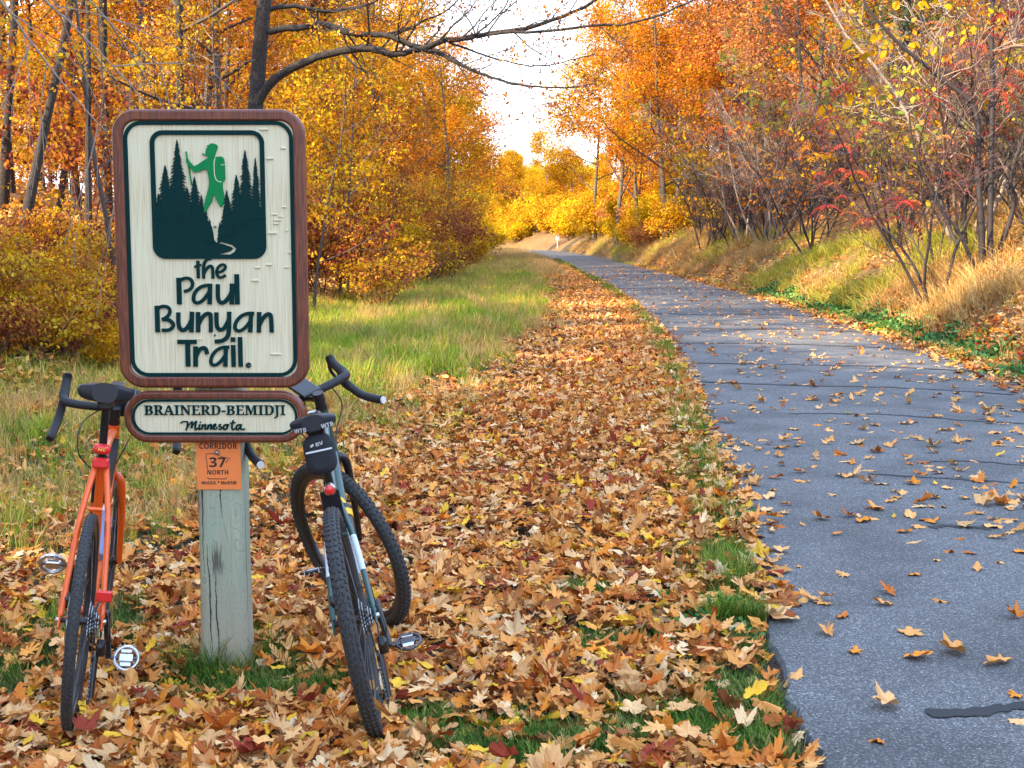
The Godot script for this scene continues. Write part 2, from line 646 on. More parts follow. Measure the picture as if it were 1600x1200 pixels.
func build_ground():
	var cols := [-420.0, -200.0, -110.0, -70.0, -48.0, -36.0, -28.0, -22.0, -18.0, -15.0, -12.5, -10.5, -9.0, -8.0, -7.2, -6.4, -5.6, -4.9, -4.2, -3.6, -3.0, -2.5, -2.0, -1.6, -1.2, -0.8, -0.4, -0.12, 0.06, 1.7, 3.39, 3.58, 3.85, 4.1, 4.4, 4.7, 5.1, 5.5, 6.0, 6.6, 7.3, 8.1, 9.0, 10.0, 11.5, 13.5, 16.0, 19.0, 23.0, 29.0, 38.0, 55.0, 90.0, 180.0, 420.0]
	var rows := []
	var d := -70.0
	while d < 620.0:
		rows.append(d)
		var a := absf(d)
		d += 10.0 if d < -8.0 else (0.35 if d < 14.0 else (0.7 if d < 40.0 else (2.0 if d < 110.0 else (5.0 if d < 260.0 else 30.0))))
	var b := Buf.new()
	for r in rows:
		var w := wide(r)
		var e := edge(r)
		for c in cols:
			var s: float = c
			if c > 3.0:
				s = c + w - WIDE
			var x: float = e + s
			b.v.append(Vector3(x, land_s(s, x, -r, w), -r))
			var k := noise.get_noise_2d(x * 0.35 + 70.0, r * 0.35)
			var brown := Color(0.055, 0.030, 0.015)
			var grass := Color(0.085, 0.098, 0.028)
			var straw := Color(0.26, 0.165, 0.060)
			var litter := Color(0.20, 0.090, 0.028)
			var col := brown
			if s > w:
				col = straw.lerp(litter, clampf(0.5 + k * 1.4 + (s - w - 4.0) * 0.15, 0, 1))
			elif s < 0:
				col = brown.lerp(grass, smoothstep(2.2, 3.4, -s + k) * (1.0 - smoothstep(5.6, 6.8, -s + k)))
				if s < -5.5:
					col = col.lerp(litter, smoothstep(5.5, 7.0, -s))
			b.c.append(col)
	var nc := cols.size()
	for r in rows.size() - 1:
		for c in nc - 1:
			var p := r * nc + c
			b.tri(p, p + 1, p + nc)
			b.tri(p + 1, p + nc + 1, p + nc)
	b.smooth()
	var g := part("ground", b.mesh(), M.soil, self)
	g.set_meta("kind", "structure")
	M.ground_node = g

func build_trail():
	var b := Buf.new()
	var rows := []
	var d := -40.0
	while d < 215.0:
		rows.append(d)
		d += 4.0 if d < -4.0 else (0.12 if d < 16.0 else (0.5 if d < 45.0 else 2.0))
	for r in rows:
		var w := wide(r)
		var e := edge(r)
		var j0 := noise.get_noise_1d(r * 3.1) * 0.045 + noise.get_noise_1d(r * 14.0) * 0.02
		var j1 := noise.get_noise_1d(r * 3.1 + 500.0) * 0.045 + noise.get_noise_1d(r * 14.0 + 90.0) * 0.02
		for q in 9:
			var t := q / 8.0
			var x := lerpf(e + j0, e + w + j1, t)
			var y := 0.012 + 0.02 * (1.0 - pow(absf(t * 2.0 - 1.0), 2.0))
			if q == 0 or q == 8:
				y = -0.035
			elif q == 1:
				x = e + j0 + 0.012
				y = 0.010
			elif q == 7:
				x = e + w + j1 - 0.012
				y = 0.010
			b.v.append(Vector3(x, y, -r))
	for r in rows.size() - 1:
		for c in 8:
			var p := r * 9 + c
			b.tri(p, p + 1, p + 9)
			b.tri(p + 1, p + 10, p + 9)
	b.smooth()
	var o := part("trail", b.mesh(), M.asphalt, self)
	o.set_meta("kind", "structure")
	M.trail_node = o
	# hand-poured crack seals, each a strip of its own on the asphalt
	var seals := [
		[[Vector2(2.10, 4.09), Vector2(1.75, 4.05), Vector2(1.52, 4.00), Vector2(1.34, 3.98)], 0.083],
		[[Vector2(2.5, 6.55), Vector2(2.33, 6.65), Vector2(2.2, 6.62)], 0.075],
		[[Vector2(4.4, 7.6), Vector2(3.4, 7.75), Vector2(2.7, 8.0), Vector2(2.30, 8.15)], 0.053],
		[[Vector2(4.6, 8.3), Vector2(3.6, 8.4), Vector2(3.1, 8.6), Vector2(2.75, 8.55)], 0.045],
		[[Vector2(4.7, 10.3), Vector2(3.9, 10.5), Vector2(3.2, 10.9), Vector2(2.4, 11.0)], 0.068],
		[[Vector2(4.9, 12.4), Vector2(3.8, 12.9), Vector2(2.9, 13.1), Vector2(1.95, 13.6)], 0.090],
		[[Vector2(5.3, 14.6), Vector2(4.4, 15.0), Vector2(3.4, 15.2), Vector2(2.2, 15.6)], 0.105],
		[[Vector2(5.5, 17.4), Vector2(4.6, 17.9), Vector2(3.4, 18.3), Vector2(2.3, 18.6)], 0.120],
		[[Vector2(5.8, 20.6), Vector2(4.7, 21.1), Vector2(3.6, 21.2), Vector2(2.5, 21.9)], 0.120],
		[[Vector2(6.1, 24.6), Vector2(5.0, 25.2), Vector2(3.9, 25.1), Vector2(2.7, 26.0)], 0.150],
		[[Vector2(6.3, 30.0), Vector2(5.2, 30.6), Vector2(4.0, 30.8), Vector2(2.9, 31.4)], 0.180],
		[[Vector2(6.4, 37.0), Vector2(5.2, 37.6), Vector2(4.0, 38.0), Vector2(3.0, 38.4)], 0.210],
	]
	for s in seals:
		var bb := Buf.new()
		var pts := spline(s[0], 14)
		for k in pts.size():
			var p: Vector2 = pts[k]
			var t: Vector2 = (pts[mini(k + 1, pts.size() - 1)] - pts[maxi(k - 1, 0)]).normalized()
			var nn := Vector2(-t.y, t.x)
			var wv: float = s[1] * (0.75 + 0.5 * noise.get_noise_1d(p.x * 9.0 + p.y * 31.0)) * (0.45 if k == pts.size() - 1 or k == 0 else 1.0)
			p += nn * noise.get_noise_1d(p.x * 5.0 + p.y) * (0.05 if s[0][0].y > 5.0 else 0.012)
			for q in [-1, 1]:
				var xy: Vector2 = p + nn * wv * 0.5 * q
				var tt := clampf((xy.x - edge(xy.y)) / wide(xy.y), 0, 1)
				bb.v.append(Vector3(xy.x, 0.012 + 0.02 * (1.0 - pow(absf(tt * 2 - 1), 2.0)) + 0.0025, -xy.y))
		for k in pts.size() - 1:
			bb.i.append_array(PackedInt32Array([k * 2, k * 2 + 1, k * 2 + 2, k * 2 + 1, k * 2 + 3, k * 2 + 2]))
		part("crack_seal", bb.mesh(), M.tar, o)

# ---------------------------------------------------------------- the trail sign
func frame_board(called: String, w: float, h: float, r: float, width: float, parent: Node, at: Vector3):   # bevelled wooden rim round a recessed panel
	var rings := []
	for q in [[0.012, -0.026], [0.0, -0.016], [0.0, 0.012], [0.004, 0.0185], [0.010, 0.021], [width - 0.006, 0.021], [width - 0.001, 0.017], [width, 0.010], [width, -0.006]]:
		rings.append(rr(w - 2 * q[0], h - 2 * q[0], r - q[0], q[1], 10))
	var b := Buf.new()
	loft(b, rings, true, true)
	return part(called, b.mesh(), M.frame, parent, Transform3D(Basis(), at))

func ring_band(w: float, h: float, r: float, width: float, z0: float, z1: float) -> ArrayMesh:
	var b := Buf.new()
	loft(b, [rr(w, h, r, z0, 10), rr(w, h, r, z1, 10), rr(w - 2 * width, h - 2 * width, r - width, z1, 10), rr(w - 2 * width, h - 2 * width, r - width, z0, 10)], false, false)
	return b.mesh()

func slab(w: float, h: float, r: float, z0: float, z1: float) -> ArrayMesh:
	var b := Buf.new()
	loft(b, [rr(w, h, r, z0, 10), rr(w, h, r, z1, 10)])
	return b.mesh()

const SU := 0.002246   # one drawing unit of the sign's artwork in metres

func su(x: float, y: float) -> Vector2:   # artwork units (origin at the middle of the upper board) to metres
	return Vector2((x - 331.0) * SU, (388.5 - y) * SU)

func z5(l: Array, x0 := 170.0, y0 := 160.0) -> Array:   # fifths of an artwork unit
	var o := []
	for k in range(0, l.size(), 2):
		o.append(su(x0 + l[k] / 5.0, y0 + l[k + 1] / 5.0))
	return o

func spruce(tip: Vector2, h: float, w: float, sd: int) -> PackedVector2Array:
	var r := RandomNumberGenerator.new()
	r.seed = sd
	var n := int(h / 5.2)
	var left := []
	var right := []
	for k in range(1, n + 1):
		var t := float(k) / n
		var y := tip.y + h * t
		for s in [-1.0, 1.0]:
			var o := w * pow(t, 0.85) * r.randf_range(0.75, 1.1)
			var side := left if s < 0 else right
			side.append(su(tip.x + s * o, y + r.randf_range(-1.0, 1.0)))
			side.append(su(tip.x + s * o * r.randf_range(0.36, 0.52), y - 1.0 + r.randf_range(-0.6, 0.4)))
	var p := PackedVector2Array()
	p.append(su(tip.x, tip.y))
	p.append(su(tip.x + 0.8, tip.y + 3.0))
	for q in right:
		p.append(q)
	for k in range(left.size() - 1, -1, -1):
		p.append(left[k] if true else left[k])
	p.append(su(tip.x - 0.8, tip.y + 3.0))
	return p

func letter(strokes: Array, parent: Node, x0: float, y0: float, thick := 1.0):   # one raised letter from pen strokes [width, points in fifths]
	var b := Buf.new()
	var k := 0
	for s in strokes:
		var pts := z5(s[1], x0, y0)
		if pts.size() > 2:
			pts = spline(pts, 6)
		stroke(b, pts, s[0] * 0.93 * thick * SU / 5.0, 0.0, 0.0075 + 0.0002 * k)
		k += 1
	part("letter", b.mesh(), M.sign_green, parent)

func build_sign():
	var t := thing("trail_sign", "wooden trail sign with red-brown frame, cream panel and green lettering on a square timber post", "sign", Vector3(-1.05, 0, -4.60))
	t.position.y = land(-1.05, -4.60)
	var gy := t.position.y
	# post: square treated timber, softened edges, a little out of true
	var b := Buf.new()
	var n := 0
	var lv := [-0.35, 0.0, 0.04, 0.12, 0.25, 0.40, 0.55, 0.70, 1.0, 1.5, 1.85]
	for y in lv:
		var sw := 0.172 + 0.016 * exp(-maxf(y, 0.0) * 9.0) + noise.get_noise_1d(y * 4.0) * 0.003
		var ring := rr(sw, 0.165, 0.046, 0.0, 6)
		n = ring.size()
		var run := 0.0
		for j in n + 1:
			var p: Vector3 = ring[(j + 21) % n]
			if j > 0:
				run += p.distance_to(ring[(j + 20) % n])
			var lump := 1.0 + noise.get_noise_2d(((j + 21) % n) * 1.3, y * 3.0) * 0.02
			b.v.append(Vector3(p.x * lump - 0.018, y, p.y * lump - 0.065))
			b.u.append(Vector2(1.0 - run / 0.63, 1.0 - y / 0.95))
	n += 1
	for k in lv.size() - 1:
		for j in n - 1:
			var p := k * n + j
			b.tri(p, p + n, p + 1)
			b.tri(p + 1, p + n, p + n + 1)
	b.smooth()
	part("post", b.mesh(), M.post, t)
	# upper board
	var board := Vector3(-0.012, 1.503 - gy, 0.045)
	var fr = frame_board("board_frame", 0.673, 0.978, 0.085, 0.040, t, board)
	var pn := part("sign_panel", slab(0.610, 0.914, 0.055, -0.004, 0.0105), M.panel, t, Transform3D(Basis(), board))
	var up := Transform3D(Basis(), Vector3(0, 0, 0.0105))
	part("border", ring_band(0.592, 0.897, 0.062, 0.013, 0.0102, 0.0165), M.sign_green, pn)
	var em := part("emblem_border", ring_band(178 * SU, 199 * SU, 20 * SU, 7.0 * SU, 0.0, 0.0070), M.sign_green, pn, Transform3D(Basis(), Vector3(su(329.0, 302.5).x, su(329.0, 302.5).y, 0.0104)))
	var forest := Buf.new()
	var lm := []
	for q in [[245, 332], [256, 330], [268, 336], [280, 330], [296, 338], [308, 332], [318, 340], [324, 342], [329, 344], [333, 352], [335, 362], [336, 372], [339, 376], [350, 379], [362, 383], [366, 386], [362, 389.5], [350, 393.5], [334, 397], [318, 401.8], [262, 401.8], [250, 396], [244, 384]]:
		lm.append(su(q[0], q[1]))
	extrude(forest, PackedVector2Array(lm), 0.0, 0.0058)
	var rm := []
	for q in [[415, 324], [405, 318], [392, 322], [380, 318], [370, 326], [360, 330], [352, 340], [350, 348], [346, 356], [343, 366], [342, 373], [350, 376], [364, 380], [371, 386], [368, 391], [358, 397], [350, 401.8], [398, 401.8], [409, 396], [415, 384]]:
		rm.append(su(q[0], q[1]))
	extrude(forest, PackedVector2Array(rm), 0.0, 0.0058)
	part("forest_cutout", forest.mesh(), M.sign_green, pn, up)
	var k := 0
	for s in [[262.6, 256, 84, 17], [282.4, 217, 120, 19], [308, 274, 80, 15], [318, 302, 60, 9], [324, 318, 58, 8], [272, 285, 60, 12], [296, 290, 60, 12], [388, 233, 110, 16], [403.6, 245, 95, 10], [373.6, 271, 80, 14], [358, 295, 70, 12], [346, 345, 32, 6], [353, 322, 46, 8], [251, 300, 40, 7], [330, 340, 38, 6]]:
		var sb := Buf.new()
		extrude(sb, spruce(Vector2(s[0], s[1]), s[2], s[3] * 1.25, 100 + k), 0.0, 0.0060 + 0.00015 * k)
		part("spruce_cutout", sb.mesh(), M.sign_green, pn, up)
		k += 1
	var hk := Buf.new()
	extrude(hk, PackedVector2Array(z5([795, 330, 815, 328, 822, 318, 845, 315, 858, 322, 865, 320, 880, 338, 872, 365, 860, 390, 852, 422, 858, 430, 872, 418, 905, 416, 924, 430, 931, 470, 931, 590, 920, 606, 911, 618, 911, 660, 922, 740, 915, 775, 893, 808, 880, 790, 835, 700, 825, 760, 802, 795, 785, 820, 768, 853, 762, 840, 762, 795, 775, 740, 800, 660, 806, 612, 800, 560, 795, 525, 778, 512, 722, 536, 690, 537, 652, 490, 632, 462, 629, 436, 640, 428, 657, 455, 690, 492, 722, 478, 770, 445, 802, 428, 803, 417, 778, 410, 784, 396, 784, 382, 790, 360, 803, 342])), 0.0, 0.0096)
	part("hiker_cutout", hk.mesh(), M.hiker, pn, up)
	var st := Buf.new()
	stroke(st, z5([632, 378, 668, 635]), 8 * SU / 5, 0.0, 0.0092)
	stroke(st, z5([757, 395, 782, 404]), 7 * SU / 5, 0.0, 0.0091)
	part("walking_stick", st.mesh(), M.hiker, pn, up)
	var gap := Buf.new()
	stroke(gap, spline(z5([858, 432, 850, 470, 852, 560, 872, 604, 905, 612]), 5), 6 * SU / 5, 0.0, 0.0099)
	part("pack_outline", gap.mesh(), M.panel, pn, up)
	gap = Buf.new()
	stroke(gap, z5([905, 482, 932, 478]), 5 * SU / 5, 0.0, 0.0100)
	part("pack_outline", gap.mesh(), M.panel, pn, up)
	# raised letters, each drawn with pen strokes
	var L := pivot("lettering", pn, up)
	L.set_meta("label", "raised green lettering of four lines")
	var X := 170.0
	var Y := 380.0
	for ch in [
		[[26, [699, 125, 699, 262]], [20, [672, 176, 700, 160, 724, 158]]],
		[[25, [806, 106, 770, 118, 748, 150, 742, 200, 742, 264]], [24, [744, 225, 765, 190, 790, 166, 808, 172, 814, 195, 814, 264]]],
		[[23, [846, 218, 890, 205, 914, 180, 908, 160, 885, 156, 858, 176, 845, 210, 850, 240, 870, 256, 895, 250, 914, 236]]],
		[[40, [545, 258, 545, 467]], [27, [548, 282, 590, 262, 630, 266, 650, 290, 650, 320, 630, 350, 585, 366]]],
		[[29, [806, 318, 760, 318, 710, 335, 670, 375, 656, 420, 665, 448, 695, 455, 740, 425, 792, 355]], [36, [790, 318, 783, 467]]],
		[[34, [852, 308, 850, 400, 858, 440, 880, 455, 905, 445, 940, 405, 964, 355]], [38, [964, 303, 958, 467]]],
		[[40, [1002, 230, 1002, 467]]],
		[[38, [366, 478, 366, 688]], [28, [368, 500, 410, 483, 450, 490, 468, 520, 450, 560, 404, 588]], [30, [404, 586, 455, 590, 488, 620, 482, 652, 450, 670, 400, 672]]],
		[[34, [534, 530, 532, 615, 542, 655, 566, 672, 592, 660, 622, 620, 642, 575]], [36, [642, 525, 632, 688]]],
		[[36, [690, 528, 686, 688]], [33, [690, 630, 715, 580, 750, 545, 778, 542, 788, 565, 786, 688]]],
		[[34, [834, 530, 834, 620, 842, 655, 866, 668, 892, 655, 920, 610, 936, 575]], [35, [936, 525, 930, 660, 922, 710, 898, 742, 862, 758, 816, 762]]],
		[[29, [1132, 538, 1080, 540, 1030, 560, 990, 605, 978, 645, 990, 672, 1020, 676, 1060, 650, 1108, 590]], [36, [1108, 540, 1098, 688]]],
		[[36, [1172, 528, 1166, 690]], [34, [1170, 635, 1200, 580, 1232, 548, 1256, 548, 1266, 575, 1268, 690]]],
		[[36, [520, 764, 600, 764, 672, 764]], [40, [600, 764, 599, 960]]],
		[[38, [662, 800, 658, 962]], [34, [664, 880, 690, 830, 722, 812, 744, 826, 752, 862]]],
		[[28, [928, 806, 880, 808, 830, 830, 792, 875, 780, 920, 792, 946, 822, 946, 862, 915, 902, 860]], [35, [902, 810, 894, 962]]],
		[[36, [960, 790, 960, 962]], [37, [960, 728, 960, 764]]],
		[[37, [1016, 726, 1016, 962]]],
		[[6, [1096, 950, 1091, 937, 1078, 931, 1065, 937, 1060, 950, 1065, 963, 1078, 969, 1091, 963, 1096, 950]], [7, [1085, 944, 1078, 941, 1071, 950, 1078, 959, 1085, 956]]],
	]:
		letter(ch, L, X, Y)
	# small raised bark marks along the right side of the panel
	for q in [[1240, 208, 70, 14, 0], [1388, 352, 40, 12, 0], [1280, 432, 58, 16, 0], [1388, 806, 36, 12, 0], [1308, 862, 46, 12, 0], [1358, 880, 34, 10, 0], [1330, 908, 60, 12, 0], [1320, 936, 40, 12, 0], [1290, 1008, 70, 14, 0], [1405, 988, 20, 10, 0], [1258, 156, 46, 14, 1], [1168, 178, 44, 12, 1], [1396, 176, 34, 12, 1], [1146, 280, 60, 14, 1], [1298, 862, 84, 14, 1], [700, 742, 30, 10, 1], [1420, 60, 30, 10, 1]]:
		var p: Vector2 = su(170 + q[0] / 5.0, (160 if q[4] == 0 else 380) + q[1] / 5.0)
		part("bark_mark", rboxm(Vector3(q[2] * SU / 5, q[3] * SU / 5, 0.007), 0.0015, 1), M.panel, pn, Transform3D(Basis(Vector3.RIGHT, 0.12), Vector3(p.x, p.y, 0.0125)))
	for q in [[1120, 640, 500], [1135, 620, 470]]:
		var p := su(170 + q[0] / 5.0, 380 + 320 / 5.0)
		part("board_joint", rboxm(Vector3(0.0022, q[1] * SU / 5 * 0.95, 0.0016), 0.0005, 1), M.panel, pn, Transform3D(Basis(), Vector3(p.x, p.y, 0.0108)))
	for q in [[339, 352], [334, 522]]:
		var p := su(q[0], q[1])
		part("bolt", lathem([Vector2(0.0065, 0.0), Vector2(0.006, 0.003), Vector2(0.003, 0.0045), Vector2(0.0, 0.0048)], 10), M.old_bolt, pn, Transform3D(Basis(Vector3.UP, -PI / 2), Vector3(p.x, p.y, 0.0175)))
	# lower plaque
	var low := Vector3(-0.0145, 0.9085 - gy, 0.045)
	frame_board("plaque_frame", 0.650, 0.186, 0.088, 0.0275, t, low)
	var pq := part("plaque_panel", slab(0.596, 0.132, 0.062, -0.004, 0.0105), M.panel, t, Transform3D(Basis(), low))
	part("border", ring_band(0.592, 0.128, 0.0615, 0.0085, 0.0102, 0.0155), M.sign_green, pq)
	text_part("lettering", "BRAINERD-BEMIDJI", "Droid Serif", true, 0.0465, 0.505, 0.006, M.sign_green, pq, Transform3D(Basis(), Vector3(-0.0, 0.0195, 0.0130)))
	var mb := Buf.new()
	var mk := 0
	for q in [[10, [552, 358, 566, 346, 590, 344, 612, 346]], [13, [610, 346, 606, 380, 594, 414]], [10, [598, 404, 620, 370, 640, 346, 648, 342]], [13, [648, 342, 642, 372, 638, 398]], [10, [640, 392, 662, 356, 680, 338]], [13, [680, 338, 672, 370, 668, 400, 676, 408, 690, 396]],
		[12, [706, 366, 699, 396, 704, 408, 716, 398]], [10, [711, 344, 713, 354]],
		[12, [728, 366, 720, 408]], [11, [722, 398, 736, 374, 748, 366, 752, 376, 746, 404, 760, 400]],
		[12, [774, 366, 766, 408]], [11, [768, 398, 782, 374, 794, 366, 798, 376, 792, 404, 806, 398]],
		[11, [812, 392, 830, 380, 832, 366, 820, 366, 812, 386, 818, 404, 834, 402, 846, 390]],
		[11, [876, 366, 862, 370, 862, 382, 878, 390, 876, 404, 856, 406]],
		[12, [916, 368, 898, 376, 894, 396, 906, 408, 922, 398, 926, 378, 914, 368, 940, 372]],
		[12, [974, 332, 964, 372, 962, 398, 972, 408, 984, 400]], [10, [948, 356, 992, 352]],
		[12, [1028, 370, 1008, 372, 996, 392, 1004, 408, 1022, 398, 1034, 372]], [12, [1038, 364, 1032, 394, 1042, 406, 1066, 402]]]:
		var pts := []
		for j in range(0, q[1].size(), 2):
			pts.append(Vector2((170 + q[1][j] / 5.0 - 335.5) * SU, (651.5 - (590 + q[1][j + 1] / 5.0)) * SU))
		stroke(mb, spline(pts, 5) if pts.size() > 2 else pts, q[0] * SU / 5 * 1.05, 0.0, 0.005 + 0.00015 * mk)
		mk += 1
	part("script_lettering", mb.mesh(), M.sign_green, pq, up)
	# orange route marker bolted to the post
	var mkp := part("route_marker", rboxm(Vector3(0.161, 0.180, 0.003), 0.001, 1), M.orange_plate, t, Transform3D(Basis(), Vector3(-0.0135, 0.727 - gy, 0.0212)))
	mkp.set_meta("label", "square orange corridor marker plate")
	var f := 0.0019
	text_part("lettering", "CORRIDOR", "Droid Sans", true, 0.0215, 0.137, 0.0012, M.ink, mkp, Transform3D(Basis(), Vector3(0.0, 0.071, f)))
	text_part("lettering", "37", "Droid Sans", true, 0.036, 0.060, 0.0012, M.ink, mkp, Transform3D(Basis(), Vector3(-0.004, 0.0115, f + 0.0002)))
	text_part("lettering", "NORTH", "Droid Sans", true, 0.0165, 0.076, 0.0012, M.ink, mkp, Transform3D(Basis(), Vector3(-0.004, -0.0255, f)))
	text_part("lettering", "MnUSA * MnDNR", "Droid Sans", true, 0.0135, 0.127, 0.0012, M.ink, mkp, Transform3D(Basis(), Vector3(0.0, -0.064, f)))
	var ob := Buf.new()
	var o1 := []
	for q in [[762, 730], [752, 712], [756, 690], [748, 640], [748, 602], [795, 600], [815, 596], [822, 606], [850, 612], [872, 626], [905, 632], [948, 636], [918, 654], [905, 676]]:
		o1.append(Vector2((q[0] - 848) * SU / 5, (695 - q[1]) * SU / 5))
	stroke(ob, o1, 0.0022, 0.0, 0.0009)
	stroke(ob, [Vector2((755 - 848) * SU / 5, (695 - 792) * SU / 5), Vector2((762 - 848) * SU / 5, (695 - 806) * SU / 5), Vector2((908 - 848) * SU / 5, (695 - 806) * SU / 5), Vector2((908 - 848) * SU / 5, (695 - 790) * SU / 5)], 0.0026, 0.0, 0.0009)
	part("state_outline", ob.mesh(), M.ink, mkp, Transform3D(Basis(), Vector3(0, 0, 0.0016)))
	part("bolt", lathem([Vector2(0.0115, 0.0), Vector2(0.011, 0.006), Vector2(0.005, 0.0095), Vector2(0.0, 0.010)], 12), M.bolt, mkp, Transform3D(Basis(Vector3.UP, -PI / 2), Vector3(-0.004, 0.0475, 0.0018)))

# ---------------------------------------------------------------- bicycles (own axes: x right, y up, -z forward, origin where the rear tyre stands)
func wheel(called: String, parent: Node, xf: Transform3D, R: float, tw: float, knobs: bool, rear: bool):
	var w := pivot(called, parent, xf)
	part("tyre", lathem(circle_prof(R - tw / 2, tw / 2, 12), 64, true), M.rubber, w)
	var b := Buf.new()
	var n := 96 if knobs else 120
	for k in n:
		var a := TAU * k / n
		for q in ([-0.72, -0.25, 0.25, 0.72] if knobs else [-0.55, 0.0, 0.55]):
			var aa: float = a + (TAU / n * 0.5 if absf(q) < 0.5 else 0.0)
			var f := Basis(Vector3.RIGHT, aa) * Basis(Vector3.BACK, -q * 1.25)
			var c := Basis(Vector3.RIGHT, aa) * (Vector3(0, R - tw / 2, 0) + Basis(Vector3.BACK, -q * 1.25) * Vector3(0, tw / 2, 0))
			var sz := Vector3(tw * 0.19, 0.0065, TAU * R / n * 0.55) if knobs else Vector3(tw * 0.2, 0.003, TAU * R / n * 0.5)
			var v := []
			for p in [[-1, -1, -1], [1, -1, -1], [1, -1, 1], [-1, -1, 1], [-0.8, 1, -0.8], [0.8, 1, -0.8], [0.8, 1, 0.8], [-0.8, 1, 0.8]]:
				v.append(c + f * (Vector3(p[0], p[1], p[2]) * sz * 0.5))
			var s := b.v.size()
			for p in v:
				b.v.append(p)
			for t in [[4, 7, 6], [4, 6, 5], [0, 4, 5], [0, 5, 1], [1, 5, 6], [1, 6, 2], [2, 6, 7], [2, 7, 3], [3, 7, 4], [3, 4, 0]]:
				b.tri(s + t[0], s + t[1], s + t[2])
	part("tread", b.mesh(), M.rubber, w)
	var r0 := R - tw * 0.92
	part("rim", lathem([Vector2(0.011, r0 + 0.008), Vector2(0.0125, r0 + 0.004), Vector2(0.0115, r0 - 0.012), Vector2(0.007, r0 - 0.021), Vector2(-0.007, r0 - 0.021), Vector2(-0.0115, r0 - 0.012), Vector2(-0.0125, r0 + 0.004), Vector2(-0.011, r0 + 0.008)], 64, true), M.black, w)
	var sp := Buf.new()
	for k in 28:
		var side := 1.0 if k % 2 == 0 else -1.0
		var a := TAU * k / 28.0
		var off := 0.55 * (1.0 if (k / 2) % 2 == 0 else -1.0)
		tube(sp, [Vector3(side * 0.028, cos(a + off) * 0.025, sin(a + off) * 0.025), Vector3(side * 0.003, cos(a) * (r0 - 0.018), sin(a) * (r0 - 0.018))], [0.0011, 0.0011], 4, false)
	part("spokes", sp.mesh(), M.dark_steel, w)
	part("hub", lathem([Vector2(0.062, 0.0), Vector2(0.062, 0.008), Vector2(0.036, 0.010), Vector2(0.034, 0.029), Vector2(0.028, 0.030), Vector2(0.024, 0.014), Vector2(-0.024, 0.014), Vector2(-0.028, 0.030), Vector2(-0.034, 0.029), Vector2(-0.036, 0.010), Vector2(-0.062, 0.008), Vector2(-0.062, 0.0)], 20), M.black, w)
	var rot := Buf.new()
	lathe(rot, [Vector2(-0.0395, 0.079), Vector2(-0.0395, 0.064), Vector2(-0.0413, 0.064), Vector2(-0.0413, 0.079)], 36, true)
	for k in 6:
		var a := TAU * k / 6.0
		tube(rot, [Vector3(-0.0404, cos(a) * 0.02, sin(a) * 0.02), Vector3(-0.0404, cos(a + 0.5) * 0.066, sin(a + 0.5) * 0.066)], [0.003, 0.002], 4, false)
	rot.smooth()
	part("brake_disc", rot.mesh(), M.steel, w)
	part("valve", tubem([Vector3(0, r0 - 0.02, 0), Vector3(0, r0 - 0.06, 0)], 0.003, 6), M.steel, w)
	if rear:
		for k in 9:
			var rad := 0.024 + 0.0042 * (8 - k) + (0.004 if k == 0 else 0.0)
			var tb := Buf.new()
			var teeth := int(rad * 2 * PI / 0.0127)
			var prof := PackedVector2Array()
			for j in teeth * 2:
				prof.append(Vector2(cos(PI * j / teeth), sin(PI * j / teeth)) * (rad + (0.0028 if j % 2 == 0 else -0.0018)))
			extrude(tb, prof, -0.0009, 0.0009)
			part("sprocket", tb.mesh(), M.dark_steel if k % 2 else M.steel, w, Transform3D(Basis(Vector3.UP, PI / 2), Vector3(0.026 + 0.0037 * k, 0, 0)))
	return w

func saddle_mesh(length: float, wide_: float, high: float) -> ArrayMesh:
	var rings := []
	var n := 16
	for k in n + 1:
		var t := float(k) / n
		var wd := wide_ * lerpf(1.0, 0.25, smoothstep(0.12, 0.72, t)) * (0.45 + 0.55 * sqrt(clampf(t / 0.10, 0, 1)))
		if t > 0.93:
			wd *= sqrt(maxf(0.04, 1.0 - pow((t - 0.93) / 0.07, 2.0)))
		var top := 0.012 * cos(t * PI * 1.3) + 0.006
		var thick := high * lerpf(1.0, 0.62, t)
		var ring := []
		for j in 20:
			var a := TAU * j / 20.0
			var cx := cos(a)
			var cy := sin(a)
			var xx := signf(cx) * pow(absf(cx), 0.75) * wd / 2
			var yy := (pow(absf(cy), 0.6) * 0.3 * thick) if cy > 0 else (-pow(absf(cy), 0.8) * 0.7 * thick)
			if cy > 0:
				yy -= 0.004 * exp(-pow(xx / 0.012, 2.0)) * smoothstep(0.0, 0.2, t)
			ring.append(Vector3(xx, top + yy - absf(xx) * 0.10, length * (0.45 - t)))
		rings.append(ring)
	var b := Buf.new()
	loft(b, rings)
	b.smooth()
	return b.mesh()

